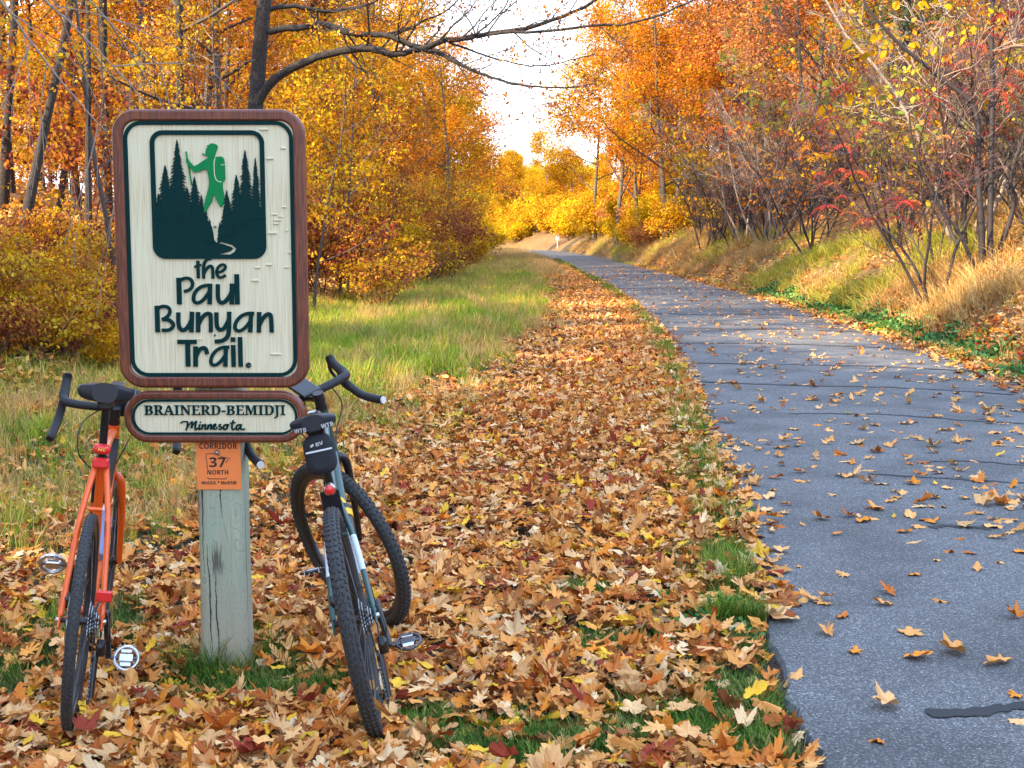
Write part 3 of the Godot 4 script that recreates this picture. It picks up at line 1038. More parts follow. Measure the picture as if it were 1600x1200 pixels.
func pedal(parent: Node, at: Vector3, side: float, turn: float, m: Material, cage: bool):
	var p := pivot("pedal", parent, Transform3D(Basis(Vector3.RIGHT, turn), at))
	part("axle", tubem([Vector3(0, 0, 0), Vector3(side * 0.095, 0, 0)], [0.0075, 0.006], 10), M.dark_steel, p)
	var b := Buf.new()
	var path := []
	for k in 29:
		var a := TAU * k / 28.0
		path.append(Vector3(side * (0.056 + cos(a) * 0.040 * (1.0 + 0.05 * cos(2 * a))), 0, sin(a) * 0.046))
	var rad := []
	rad.resize(29)
	rad.fill(0.0055 if cage else 0.007)
	tube(b, path, rad, 8)
	part("cage", b.mesh(), m, p)
	part("body", rboxm(Vector3(0.052, 0.017, 0.034), 0.004), m, p, Transform3D(Basis(), Vector3(side * 0.054, 0, 0)))
	for s in [-1.0, 1.0]:
		part("cleat_plate", rboxm(Vector3(0.040, 0.006, 0.014), 0.002), M.steel, p, Transform3D(Basis(Vector3.RIGHT, s * 0.3), Vector3(side * 0.054, 0.006, s * 0.026)))
		var pins := Buf.new()
		for k in 4:
			tube(pins, [Vector3(side * (0.03 + 0.017 * k), -0.010, s * 0.046), Vector3(side * (0.03 + 0.017 * k), 0.010, s * 0.046)], [0.0022, 0.0022], 5)
		part("pins", pins.mesh(), M.steel, p)

func bicycle(called: String, label: String, xf: Transform3D, o: Dictionary) -> Node3D:
	var t := thing(called, label, "bicycle")
	t.transform = xf
	var R: float = o.R
	var A := Vector3(0, R, 0)
	var BB := Vector3(0, 0.283, -0.425)
	var sd := Vector3(0, 0.956, 0.292)
	var F := Vector3(0, R, -o.base)
	var ax := Vector3(0, 0.9455, 0.3256)
	var foot := F + Vector3(0, -0.016, 0.047)
	var crown := foot + ax * 0.405
	var hb := foot + ax * 0.42
	var ht: Vector3 = foot + ax * o.head
	var fm: Material = o.paint
	var st_top: Vector3 = BB + sd * o.seat_tube
	# frame
	var fr := pivot("frame", t)
	part("seat_tube", tubem([BB, st_top], [0.0165, 0.0155], 14), fm, fr)
	part("top_tube", tubem(spline([st_top - sd * 0.03, st_top.lerp(ht, 0.5) + Vector3(0, -0.008, 0), ht - ax * 0.035], 4), 0.0165, 14), fm, fr)
	part("down_tube", tubem([BB, hb + ax * 0.03], [0.022, 0.020], 14), fm, fr)
	part("head_tube", tubem([hb, hb.lerp(ht, 0.5), ht], [0.024, 0.0215, 0.023], 16), fm, fr)
	part("bottom_bracket", lathem([Vector2(0.036, 0.0), Vector2(0.036, 0.021), Vector2(-0.036, 0.021), Vector2(-0.036, 0.0)], 18, false, false), fm, fr, Transform3D(Basis(), BB))
	for s in [-1.0, 1.0]:
		var top: Vector3 = st_top - sd * 0.028 + Vector3(s * 0.016, 0, 0.008)
		var drop := A + Vector3(s * 0.066, 0.012, -0.004)
		var mid1: Vector3 = top.lerp(drop, 0.38) + Vector3(s * 0.010, 0, 0.003)
		var pts := spline([top, mid1, drop], 10)
		var rad := []
		for k in pts.size():
			rad.append(lerpf(0.0112, 0.0090, float(k) / pts.size()))
		part("seat_stay", tubem(pts, rad, 10), fm, fr)
		if o.has("band"):
			var bp := []
			var br := []
			for k in range(9, 15):
				bp.append(pts[k])
				br.append(rad[k] + 0.0008)
			part("painted_band", tubem(bp, br, 10), o.band, fr)
		part("chain_stay", tubem(spline([BB + Vector3(s * 0.028, -0.003, 0.015), BB.lerp(A, 0.35) + Vector3(s * 0.042, 0, 0), A + Vector3(s * 0.066, -0.008, -0.004)], 6), [0.0115, 0.0112, 0.011, 0.011, 0.0105, 0.010, 0.010, 0.0095, 0.009, 0.0085, 0.0085, 0.008, 0.008], 10), fm, fr)
		var dp := Buf.new()
		rbox(dp, Vector3(0.007, 0.052, 0.030), 0.003, Transform3D(Basis(Vector3.RIGHT, -0.5), A + Vector3(s * 0.067, -0.004, 0.0)))
		part("dropout", dp.mesh(), fm, fr)
	part("seat_stay_bridge", tubem([st_top.lerp(A, 0.34) + Vector3(-0.024, 0.004, 0.006), st_top.lerp(A, 0.34) + Vector3(0.024, 0.004, 0.006)], 0.0075, 10), fm, fr)
	part("seat_clamp", tubem([st_top - sd * 0.012, st_top + sd * 0.004], [0.0195, 0.0195], 14), M.black, fr)
	# wheels
	wheel("rear_wheel", t, Transform3D(Basis(Vector3.RIGHT, 0.3), A), R, o.tyre, o.knobs, true)
	var steer := Transform3D(Basis(ax, o.steer), Vector3.ZERO)
	steer.origin = foot - steer.basis * foot
	wheel("front_wheel", t, steer * Transform3D(Basis(Vector3.RIGHT, 0.9), F), R, o.tyre, o.knobs, false)
	# fork
	var fk := pivot("fork", t, steer)
	for s in [-1.0, 1.0]:
		part("blade", tubem(spline([crown + Vector3(s * 0.020, 0.012, 0), crown + Vector3(s * 0.046, -0.025, -0.004), crown.lerp(F, 0.5) + Vector3(s * 0.055, 0, 0.004), F + Vector3(s * 0.057, 0, 0)], 5), [0.017, 0.0175, 0.0175, 0.017, 0.0165, 0.016, 0.0155, 0.015, 0.0145, 0.014, 0.0135, 0.013, 0.0125, 0.012, 0.0115, 0.011], 12), o.fork, fk)
	part("crown", tubem([crown - ax * 0.006, hb - ax * 0.002], [0.026, 0.024], 16), o.fork, fk)
	part("brake_caliper", rboxm(Vector3(0.022, 0.055, 0.038), 0.006), M.black, fk, Transform3D(Basis(Vector3.RIGHT, -0.4), F + Vector3(-0.052, 0.075, 0.035)))
	part("steerer_spacer", tubem([ht, ht + ax * 0.012, ht + ax * 0.02, ht + ax * 0.06], [0.0225, 0.0225, 0.018, 0.018], 14), M.black, fk)
	# stem and handlebar
	var clamp: Vector3 = ht + ax * 0.045
	var fwd := Vector3(0, 0.3256 * 0.35, -0.96).normalized()
	var bar: Vector3 = clamp + fwd * o.stem
	part("stem", tubem([clamp, clamp + fwd * o.stem * 0.5, bar], [0.019, 0.016, 0.018], 12), M.black, fk)
	part("stem_clamp", tubem([clamp - ax * 0.02, clamp + ax * 0.022], [0.0205, 0.0205], 14), M.black, fk)
	var hbv := pivot("handlebar", t, steer * Transform3D(Basis(Vector3.RIGHT, o.bar_tilt), bar))
	var fl: float = o.flare
	part("bar_top", tubem([Vector3(-0.07, 0, 0), Vector3(0.07, 0, 0)], 0.0155, 12), M.black, hbv)
	for s in [-1.0, 1.0]:
		var path := spline([Vector3(s * 0.065, 0, 0), Vector3(s * 0.15, 0.0, 0.0), Vector3(s * 0.198, -0.001, -0.014), Vector3(s * 0.212, -0.006, -0.062), Vector3(s * (0.216 + fl * 0.2), -0.038, -0.098), Vector3(s * (0.220 + fl * 0.55), -0.084, -0.092), Vector3(s * (0.224 + fl * 0.8), -0.118, -0.052), Vector3(s * (0.227 + fl), -0.130, 0.0), Vector3(s * (0.230 + fl * 1.2), -0.134, 0.055)], 6)
		var rad := []
		for k in path.size():
			rad.append(0.0162 + 0.0006 * (k % 2))
		part("bar_tape", tubem(path, rad, 12), M.tape, hbv)
		part("bar_plug", tubem([path[path.size() - 1] - (path[path.size() - 1] - path[path.size() - 2]).normalized() * 0.003, path[path.size() - 1] + (path[path.size() - 1] - path[path.size() - 2]).normalized() * 0.005], [0.0158, 0.0135], 12), o.plug, hbv)
		var hp := spline([Vector3(s * 0.211, -0.004, -0.045), Vector3(s * 0.212, 0.012, -0.085), Vector3(s * 0.212, 0.034, -0.118), Vector3(s * 0.211, 0.058, -0.128)], 5)
		var hr := []
		for k in hp.size():
			hr.append([0.0175, 0.019, 0.0195, 0.019, 0.0185, 0.018, 0.0175, 0.0172, 0.017, 0.0175, 0.0182, 0.0188, 0.0185, 0.017, 0.014, 0.008][k])
		part("brake_hood", tubem(hp, hr, 14), M.tape, hbv)
		part("brake_lever", tubem(spline([Vector3(s * 0.212, 0.040, -0.134), Vector3(s * 0.215, -0.01, -0.150), Vector3(s * (0.219 + fl * 0.3), -0.065, -0.138), Vector3(s * (0.224 + fl * 0.5), -0.105, -0.112)], 5), [0.0085, 0.0085, 0.008, 0.008, 0.008, 0.0075, 0.0075, 0.007, 0.007, 0.007, 0.0065, 0.006, 0.006, 0.0055, 0.005, 0.004], 8), M.black, hbv)
	# seat post and saddle
	part("seat_post", tubem([st_top - sd * 0.02, BB + sd * (o.saddle - 0.03)], 0.0138, 14), M.black, t)
	var sdl := pivot("saddle", t, Transform3D(Basis(Vector3.RIGHT, 0.03), BB + sd * o.saddle + Vector3(0, 0.030, 0.0)))
	part("cover", saddle_mesh(0.270, o.saddle_wide, o.saddle_high), M.saddle, sdl)
	for s in [-1.0, 1.0]:
		part("rail", tubem(spline([Vector3(s * 0.026, -0.016, 0.10), Vector3(s * 0.022, -0.040, 0.05), Vector3(s * 0.022, -0.043, -0.03), Vector3(s * 0.010, -0.012, -0.11)], 5), 0.0038, 8), M.dark_steel, sdl)
	part("saddle_clamp", rboxm(Vector3(0.052, 0.034, 0.040), 0.006), M.black, sdl, Transform3D(Basis(), Vector3(0, -0.046, 0.01)))
	# cranks, chain, gears
	var cr := pivot("crankset", t, Transform3D(Basis(), BB))
	var ca: float = o.crank
	var cdir := Vector3(0, -sin(ca), cos(ca))   # right crank: below and behind
	var ring := PackedVector2Array()
	var teeth := 42
	for j in teeth * 2:
		ring.append(Vector2(cos(PI * j / teeth), sin(PI * j / teeth)) * (0.085 + (0.0025 if j % 2 == 0 else -0.002)))
	var hole := PackedVector2Array()
	var rb := Buf.new()
	for k in ring.size():
		var p := ring[k]
		var q := ring[(k + 1) % ring.size()]
		var pi_ := p.normalized() * 0.066
		var qi := q.normalized() * 0.066
		for z in [-0.0012, 0.0012]:
			var s := rb.v.size()
			for e in [p, q, qi, pi_]:
				rb.v.append(Vector3(e.x, e.y, z))
			if z > 0:
				rb.tri(s, s + 1, s + 2); rb.tri(s, s + 2, s + 3)
			else:
				rb.tri(s, s + 2, s + 1); rb.tri(s, s + 3, s + 2)
	part("chainring", rb.mesh(), M.dark_steel, cr, Transform3D(Basis(Vector3.UP, PI / 2), Vector3(0.046, 0, 0)))
	for k in 4:
		var a := ca + TAU * (k + 0.5) / 4.0
		part("spider_arm", tubem([Vector3(0.048, 0, 0), Vector3(0.047, sin(a) * 0.070, cos(a) * 0.070)], [0.010, 0.006], 8), M.black, cr)
	for s in [1.0, -1.0]:
		var e: Vector3 = cdir * 0.172 * s + Vector3(s * 0.078, 0, 0)
		part("crank_arm", tubem([Vector3(s * 0.058, 0, 0), Vector3(s * 0.064, 0, 0) + cdir * 0.05 * s, e], [0.016, 0.012, 0.0115], 10), M.black, cr)
		pedal(t, BB + e + Vector3(s * 0.008, 0, 0), s, o.pedal_turn * s, o.pedals, o.cage)
	part("axle_end", tubem([Vector3(-0.066, 0, 0), Vector3(0.066, 0, 0)], 0.012, 12), M.dark_steel, cr)
	var ch := Buf.new()
	var run := []
	var c0 := Vector3(0.046, BB.y, BB.z)
	var c1 := A + Vector3(0.044, 0, 0)
	for k in 14:
		var a := PI / 2 + PI * k / 13.0
		run.append(c0 + Vector3(0, sin(a) * 0.087, cos(a) * 0.087))
	run.append(Vector3(0.050, 0.108, 0.050))
	run.append(Vector3(0.050, 0.098, 0.070))
	run.append(Vector3(0.050, 0.112, 0.082))
	run.append(Vector3(0.049, 0.20, 0.045))
	run.append(Vector3(0.048, 0.248, 0.02))
	run.append(Vector3(0.046, 0.275, 0.030))
	for k in 8:
		var a := -0.9 + PI * 0.85 * k / 7.0
		run.append(c1 + Vector3(0, sin(a) * 0.045, cos(a) * 0.045))
	run.append(run[0])
	for k in run.size() - 1:
		var d: Vector3 = run[k + 1] - run[k]
		var m := maxi(1, int(d.length() / 0.0127))
		for j in m:
			var p: Vector3 = run[k] + d * ((j + 0.5) / m)
			var basis := Basis.looking_at(d.normalized(), Vector3.RIGHT)
			rbox(ch, Vector3(0.0085, 0.0065 if j % 2 == 0 else 0.005, 0.0118), 0.0012, Transform3D(basis, p), 1)
	part("chain", ch.mesh(), M.dark_steel, t)
	var dr := pivot("rear_derailleur", t)
	part("cage_plate", tubem([Vector3(0.057, 0.115, 0.062), Vector3(0.056, 0.245, 0.022)], [0.010, 0.012], 8), M.black, dr)
	part("body", rboxm(Vector3(0.030, 0.055, 0.040), 0.008), M.black, dr, Transform3D(Basis(Vector3.RIGHT, 0.5), Vector3(0.072, 0.272, 0.028)))
	for p in [Vector3(0.050, 0.112, 0.063), Vector3(0.050, 0.240, 0.022)]:
		part("jockey_wheel", lathem([Vector2(0.004, 0.0), Vector2(0.004, 0.018), Vector2(-0.004, 0.018), Vector2(-0.004, 0.0)], 14, false, false), M.black, dr, Transform3D(Basis(), p))
	part("cable_loop", tubem(spline([A + Vector3(0.068, 0.02, -0.06), A + Vector3(0.085, 0.03, 0.03), A + Vector3(0.095, -0.02, 0.075), A + Vector3(0.085, -0.06, 0.05)], 6), 0.0024, 6), M.black, dr)
	part("front_hose", tubem(spline([bar + Vector3(-0.03, 0.0, -0.02), bar + Vector3(-0.055, -0.09, -0.05), crown + Vector3(-0.045, 0.02, -0.02), crown.lerp(F, 0.5) + Vector3(-0.062, 0.0, 0.022), F + Vector3(-0.060, 0.10, 0.03)], 6), 0.0025, 6), M.black, fk, Transform3D())
	part("rear_hose", tubem(spline([BB.lerp(hb, 0.25) + Vector3(-0.026, -0.012, 0), BB + Vector3(-0.034, 0.006, 0.03), BB.lerp(A, 0.5) + Vector3(-0.060, 0.012, 0), A + Vector3(-0.062, 0.03, -0.06)], 6), 0.0025, 6), M.black, t)
	part("rear_caliper", rboxm(Vector3(0.024, 0.050, 0.036), 0.006), M.black, t, Transform3D(Basis(Vector3.RIGHT, 0.6), A + Vector3(-0.052, 0.055, -0.045)))
	for s in [-1.0, 1.0]:
		part("axle_nut", lathem([Vector2(0.012, 0.0), Vector2(0.010, 0.008), Vector2(0.0, 0.009)], 12), M.steel, t, Transform3D(Basis() if s > 0 else Basis(Vector3.UP, PI), A + Vector3(s * 0.069, 0, 0)))
	t.set_meta("bb", BB)
	t.set_meta("sd", sd)
	t.set_meta("st_top", st_top)
	t.set_meta("ht", ht)
	t.set_meta("bar", bar)
	t.set_meta("hb", hb)
	t.set_meta("steer", steer)
	t.set_meta("sdl", BB + sd * o.saddle + Vector3(0, 0.030, 0.0))
	return t

func decal(text: String, w: float, h: float, m: Material, parent: Node, xf: Transform3D, called := "lettering"):
	text_part(called, text, "Droid Sans", true, h, w, 0.0012, m, parent, xf)

func build_bicycles():
	# orange bicycle, left, leaning right against the sign
	var o1 := {"R": 0.352, "base": 1.02, "tyre": 0.036, "knobs": false, "head": 0.635, "seat_tube": 0.615, "paint": M.orange, "fork": M.orange, "steer": -0.05, "stem": 0.085, "bar_tilt": 0.5, "flare": 0.008, "plug": M.black, "saddle": 0.825, "saddle_wide": 0.182, "saddle_high": 0.066, "crank": deg_to_rad(98), "pedals": M.chrome, "cage": false, "pedal_turn": 0.9}
	var b1 := Basis(Vector3.UP, deg_to_rad(13.6)) * Basis(Vector3.RIGHT, deg_to_rad(-3.0)) * Basis(Vector3.BACK, deg_to_rad(-7.2))
	var t := bicycle("orange_bicycle", "orange bicycle with black saddle and red lamps leaning left of the sign", Transform3D(b1, Vector3(-1.455, land(-1.455, -4.06) + 0.03, -4.06)), o1)
	var st: Vector3 = t.get_meta("st_top")
	var sd: Vector3 = t.get_meta("sd")
	var A := Vector3(0, 0.352, 0)
	var lamp := pivot("tail_lamp", t, Transform3D(Basis(Vector3.RIGHT, 0.05), st + sd * 0.030 + Vector3(0, 0, 0.034)))
	var lb := Buf.new()
	loft(lb, [rr(0.046, 0.022, 0.011, -0.012, 5), rr(0.058, 0.034, 0.016, -0.006, 5), rr(0.060, 0.036, 0.017, 0.006, 5), rr(0.050, 0.027, 0.013, 0.013, 5), rr(0.030, 0.012, 0.006, 0.016, 5)])
	lb.smooth()
	part("lens", lb.mesh(), M.red, lamp)
	decal("NI", 0.022, 0.010, M.glow_print, lamp, Transform3D(Basis(), Vector3(0, 0, 0.0166)))
	part("bracket", rboxm(Vector3(0.018, 0.020, 0.030), 0.004), M.black, lamp, Transform3D(Basis(), Vector3(0, -0.004, -0.022)))
	var rl := pivot("reflector", t, Transform3D(Basis(Vector3.RIGHT, 0.05), st - sd * 0.022 + Vector3(0, 0, 0.040)))
	part("lens", rboxm(Vector3(0.056, 0.036, 0.020), 0.006, 3), M.red, rl)
	part("bracket", rboxm(Vector3(0.020, 0.020, 0.030), 0.004), M.black, rl, Transform3D(Basis(), Vector3(0, 0, -0.022)))
	part("stay_reflector", rboxm(Vector3(0.050, 0.036, 0.018), 0.004, 3), M.red, t, Transform3D(Basis(Vector3.RIGHT, 0.1), A + Vector3(0.066, 0.085, -0.005)))
	# bottle, handlebar bag, cables
	var BB: Vector3 = t.get_meta("bb")
	var hb: Vector3 = t.get_meta("hb")
	var ht: Vector3 = t.get_meta("ht")
	var bar: Vector3 = t.get_meta("bar")
	var dd := (hb - BB).normalized()
	var c := BB + dd * 0.20 + Vector3(0, 0.048, 0.022)
	var bt := pivot("bottle", t)
	part("bottle_body", tubem([c - dd * 0.02, c - dd * 0.01, c + dd * 0.09, c + dd * 0.10, c + dd * 0.15, c + dd * 0.17], [0.028, 0.0365, 0.0365, 0.033, 0.0365, 0.024], 18), M.bottle, bt)
	part("bottle_cap", tubem([c + dd * 0.17, c + dd * 0.182, c + dd * 0.20], [0.022, 0.020, 0.010], 14), M.white_plastic, bt)
	var fb := Buf.new()
	var tt := st - sd * 0.05
	for q in [[tt + Vector3(0, -0.01, -0.03), 0.024], [ht.lerp(st, 0.5) + Vector3(0, -0.06, 0), 0.028], [ht + Vector3(0, -0.13, 0.06), 0.022]]:
		pass
	extrude(fb, PackedVector2Array([Vector2(0.02, 0.0), Vector2(0.50, 0.085), Vector2(0.50, 0.03), Vector2(0.30, -0.07), Vector2(0.06, -0.10)]), -0.026, 0.026)
	part("frame_bag", fb.mesh(), M.black_cloth, t, Transform3D(Basis(Vector3.UP, PI / 2), Vector3(0, st.y - 0.075, st.z - 0.005)))
	part("bag_piping", tubem([Vector3(0.029, st.y - 0.07, st.z - 0.03), Vector3(0.029, st.y - 0.165, st.z - 0.075)], 0.0025, 6), M.reflect, t)
	var steer: Transform3D = t.get_meta("steer")
	var hbag := pivot("handlebar_bag", t, steer * Transform3D(Basis(Vector3.RIGHT, -0.1), bar + Vector3(0.02, 0.030, 0.0)))
	var hg := Buf.new()
	var rings := []
	for k in 9:
		var t2 := k / 8.0
		var ring := []
		var sz := 0.045 + 0.012 * sin(PI * t2)
		for j in 14:
			var a := TAU * j / 14.0
			var wob := 1.0 + 0.14 * noise.get_noise_2d(k * 2.3, j * 2.9)
			ring.append(Vector3((t2 - 0.5) * 0.125, sin(a) * sz * wob * -1.0, cos(a) * sz * wob))
		rings.append(ring)
	loft(hg, rings)
	part("bag_body", hg.mesh(), M.black_cloth, hbag)
	for k in 3:
		part("bag_strap", tubem(spline([Vector3(-0.05 + 0.045 * k, -0.05, 0.03), Vector3(-0.045 + 0.045 * k, 0.0, 0.062), Vector3(-0.05 + 0.045 * k, 0.052, 0.02)], 5), 0.003, 6), M.dark_steel, hbag)
	part("computer", rboxm(Vector3(0.052, 0.014, 0.080), 0.004), M.black, hbag, Transform3D(Basis(Vector3.RIGHT, 0.35), Vector3(-0.03, 0.058, 0.01)))
	part("brake_cable", tubem(spline([bar + Vector3(-0.06, -0.01, -0.02), bar + Vector3(-0.115, -0.06, 0.12), bar + Vector3(-0.11, -0.17, 0.16), bar + Vector3(-0.02, -0.26, 0.12)], 8), 0.0026, 6), M.black, t)
	part("gear_cable", tubem(spline([bar + Vector3(0.05, -0.01, -0.03), bar + Vector3(0.075, -0.06, -0.05), bar + Vector3(0.04, -0.16, 0.02), hb + Vector3(0.015, 0.03, 0.02)], 8), 0.0026, 6), M.black, t)

	# green bicycle, right, leaning left against the plaque, front wheel turned left
	var o2 := {"R": 0.362, "base": 1.03, "tyre": 0.050, "knobs": true, "head": 0.63, "seat_tube": 0.45, "paint": M.teal, "fork": M.black, "steer": deg_to_rad(33), "stem": 0.095, "bar_tilt": 0.24, "flare": 0.045, "plug": M.white_plastic, "saddle": 0.702, "saddle_wide": 0.150, "saddle_high": 0.052, "crank": deg_to_rad(48), "pedals": M.dark_steel, "cage": true, "pedal_turn": 0.25, "band": M.white_paint}
	var b2 := Basis(Vector3.UP, deg_to_rad(6.8)) * Basis(Vector3.BACK, deg_to_rad(11.3))
	var g := bicycle("green_bicycle", "dark green bicycle with knobbly tyres and saddle bag leaning right of the sign", Transform3D(b2, Vector3(-0.425, land(-0.425, -3.92) - 0.005, -3.92)), o2)
	var sp: Vector3 = g.get_meta("sdl")
	sd = g.get_meta("sd")
	st = g.get_meta("st_top")
	var sl := g.get_node("saddle")
	decal("WTB", 0.040, 0.013, M.print, sl, Transform3D(Basis(Vector3.UP, -0.35), Vector3(-0.043, -0.008, 0.1175)))
	decal("WTB", 0.040, 0.013, M.print, sl, Transform3D(Basis(Vector3.UP, 0.35), Vector3(0.043, -0.008, 0.1175)))
	part("saddle_stripe", rboxm(Vector3(0.024, 0.002, 0.10), 0.0008, 1), M.print, sl, Transform3D(Basis(Vector3.RIGHT, -0.10), Vector3(0, 0.0315, 0.04)))
	var bag := pivot("saddle_bag", g, Transform3D(Basis(Vector3.RIGHT, -0.10), sp + Vector3(0, -0.106, 0.055)))
	var bb := Buf.new()
	loft(bb, [rr(0.060, 0.09, 0.025, -0.06, 5), rr(0.084, 0.115, 0.034, -0.03, 5), rr(0.098, 0.130, 0.036, 0.02, 5), rr(0.098, 0.130, 0.036, 0.040, 5), rr(0.086, 0.117, 0.032, 0.052, 5), rr(0.05, 0.09, 0.02, 0.056, 5)])
	bb.smooth()
	part("bag_body", bb.mesh(), M.black_cloth, bag)
	part("reflective_strip", rboxm(Vector3(0.084, 0.0060, 0.003), 0.001, 1), M.reflect, bag, Transform3D(Basis(), Vector3(0, 0.012, 0.0568)))
	decal("BV", 0.024, 0.0115, M.print, bag, Transform3D(Basis(Vector3.BACK, 0.12), Vector3(0.006, 0.034, 0.0575)))
	part("logo_mark", rboxm(Vector3(0.012, 0.007, 0.0015), 0.0005, 1), M.print, bag, Transform3D(Basis(Vector3.BACK, 0.5), Vector3(-0.018, 0.032, 0.0575)))
	var tl := pivot("tail_lamp", g, Transform3D(Basis(Vector3.RIGHT, 0.0), sp + Vector3(0.004, -0.225, 0.065)))
	part("housing", lathem([Vector2(0.012, 0.0165), Vector2(0.010, 0.0205), Vector2(-0.02, 0.018), Vector2(-0.02, 0.0)], 20), M.steel, tl, Transform3D(Basis(Vector3.UP, -PI / 2), Vector3.ZERO))
	part("lens", lathem([Vector2(0.0155, 0.0), Vector2(0.0145, 0.010), Vector2(0.011, 0.0165)], 20), M.red, tl, Transform3D(Basis(Vector3.UP, -PI / 2), Vector3.ZERO))
	part("mudguard", rboxm(Vector3(0.062, 0.12, 0.008), 0.003, 2), M.black, g, Transform3D(Basis(Vector3.RIGHT, 0.15), sp + Vector3(0, -0.29, 0.045)))
	bar = g.get_meta("bar")
	hb = g.get_meta("hb")
	ht = g.get_meta("ht")
	BB = g.get_meta("bb")
	steer = g.get_meta("steer")
	var gps := pivot("phone_mount", g, steer * Transform3D(Basis(Vector3.RIGHT, 0.5), bar + Vector3(-0.01, 0.045, 0.02)))
	part("phone", rboxm(Vector3(0.078, 0.012, 0.135), 0.004), M.black, gps)
	part("clamp_arm", tubem([Vector3(0, -0.005, 0), Vector3(0, -0.04, -0.01)], 0.010, 8), M.black, gps)
	for s in [-1.0, 1.0]:
		part("brake_cable", tubem(spline([bar + Vector3(s * 0.05, 0.0, -0.03), bar + Vector3(s * 0.07, -0.07, -0.06), bar + Vector3(s * 0.03, -0.16, 0.0), hb + Vector3(s * 0.018, 0.02, 0.015)], 8), 0.0026, 6), M.black, g)
	dd = (hb - BB).normalized()
	c = BB + dd * 0.19 + Vector3(0, 0.05, 0.024)
	var b3 := pivot("bottle", g)
	part("bottle_body", tubem([c - dd * 0.02, c - dd * 0.01, c + dd * 0.10, c + dd * 0.12, c + dd * 0.16], [0.028, 0.0365, 0.0365, 0.03, 0.0365], 18), M.black, b3)
	part("bottle_band", tubem([c + dd * 0.115, c + dd * 0.14], [0.0375, 0.0375], 18), M.yellow, b3)
	part("bottle_cap", tubem([c + dd * 0.16, c + dd * 0.175, c + dd * 0.20], [0.030, 0.022, 0.012], 14), M.yellow, b3)
	c = BB + sd * 0.15 + Vector3(0, 0.0, -0.055)
	part("second_bottle", tubem([c - sd * 0.02, c + sd * 0.11, c + sd * 0.13, c + sd * 0.16], [0.0365, 0.0365, 0.03, 0.020], 18), M.white_paint, g)
	# letters on the side wall of the turned front tyre
	var fw := g.get_node("front_wheel")
	var k := 0
	for chh in ["I", "N", "C", "H"]:
		var a := 0.0 + deg_to_rad(200) + k * 0.085
		var pos := Vector3(0.0262, cos(a) * 0.337, sin(a) * 0.337)
		var up := Vector3(0, cos(a), sin(a))
		var nx := Vector3(1, 0, 0)
		var e = text_part("lettering", chh, "Droid Sans", true, 0.024, 0.007 if chh == "I" else 0.019, 0.0012, M.print, fw, Transform3D(Basis(up.cross(nx), up, nx), pos))
		k += 1

# ---------------------------------------------------------------- trees and shrubs
const ORANGE := [[0.76, 0.27, 0.012], [0.72, 0.21, 0.010], [0.78, 0.36, 0.015], [0.56, 0.16, 0.015], [0.76, 0.43, 0.02]]
const MUTED := [[0.66, 0.26, 0.07], [0.60, 0.21, 0.06], [0.64, 0.34, 0.08], [0.48, 0.17, 0.07], [0.70, 0.36, 0.10], [0.55, 0.20, 0.11]]
const GOLD := [[0.76, 0.41, 0.010], [0.74, 0.33, 0.010], [0.78, 0.49, 0.02], [0.66, 0.27, 0.012], [0.50, 0.35, 0.02]]
const YELLOW := [[0.82, 0.54, 0.008], [0.82, 0.45, 0.008], [0.78, 0.37, 0.008], [0.62, 0.50, 0.02], [0.84, 0.58, 0.03]]
const RUST := [[0.38, 0.11, 0.02], [0.48, 0.16, 0.02], [0.27, 0.07, 0.02], [0.58, 0.24, 0.03], [0.34, 0.15, 0.03]]
const RED := [[0.50, 0.075, 0.04], [0.42, 0.045, 0.035], [0.62, 0.17, 0.05], [0.32, 0.05, 0.04], [0.60, 0.22, 0.08]]
const PINKISH := [[0.66, 0.22, 0.07], [0.70, 0.26, 0.05], [0.56, 0.14, 0.05], [0.72, 0.34, 0.06], [0.46, 0.09, 0.05]]
const OLIVE := [[0.36, 0.36, 0.05], [0.46, 0.42, 0.06], [0.24, 0.28, 0.05], [0.60, 0.46, 0.06], [0.18, 0.24, 0.05]]
const GREEN := [[0.045, 0.13, 0.035], [0.06, 0.17, 0.04], [0.09, 0.20, 0.05], [0.035, 0.09, 0.03], [0.14, 0.24, 0.05]]
const UNDER := [[0.74, 0.44, 0.02], [0.68, 0.30, 0.02], [0.50, 0.17, 0.03], [0.28, 0.07, 0.03], [0.72, 0.50, 0.04], [0.60, 0.28, 0.07]]
const MAROON := [[0.26, 0.055, 0.03], [0.36, 0.10, 0.03], [0.54, 0.21, 0.03], [0.66, 0.34, 0.03], [0.20, 0.05, 0.03]]

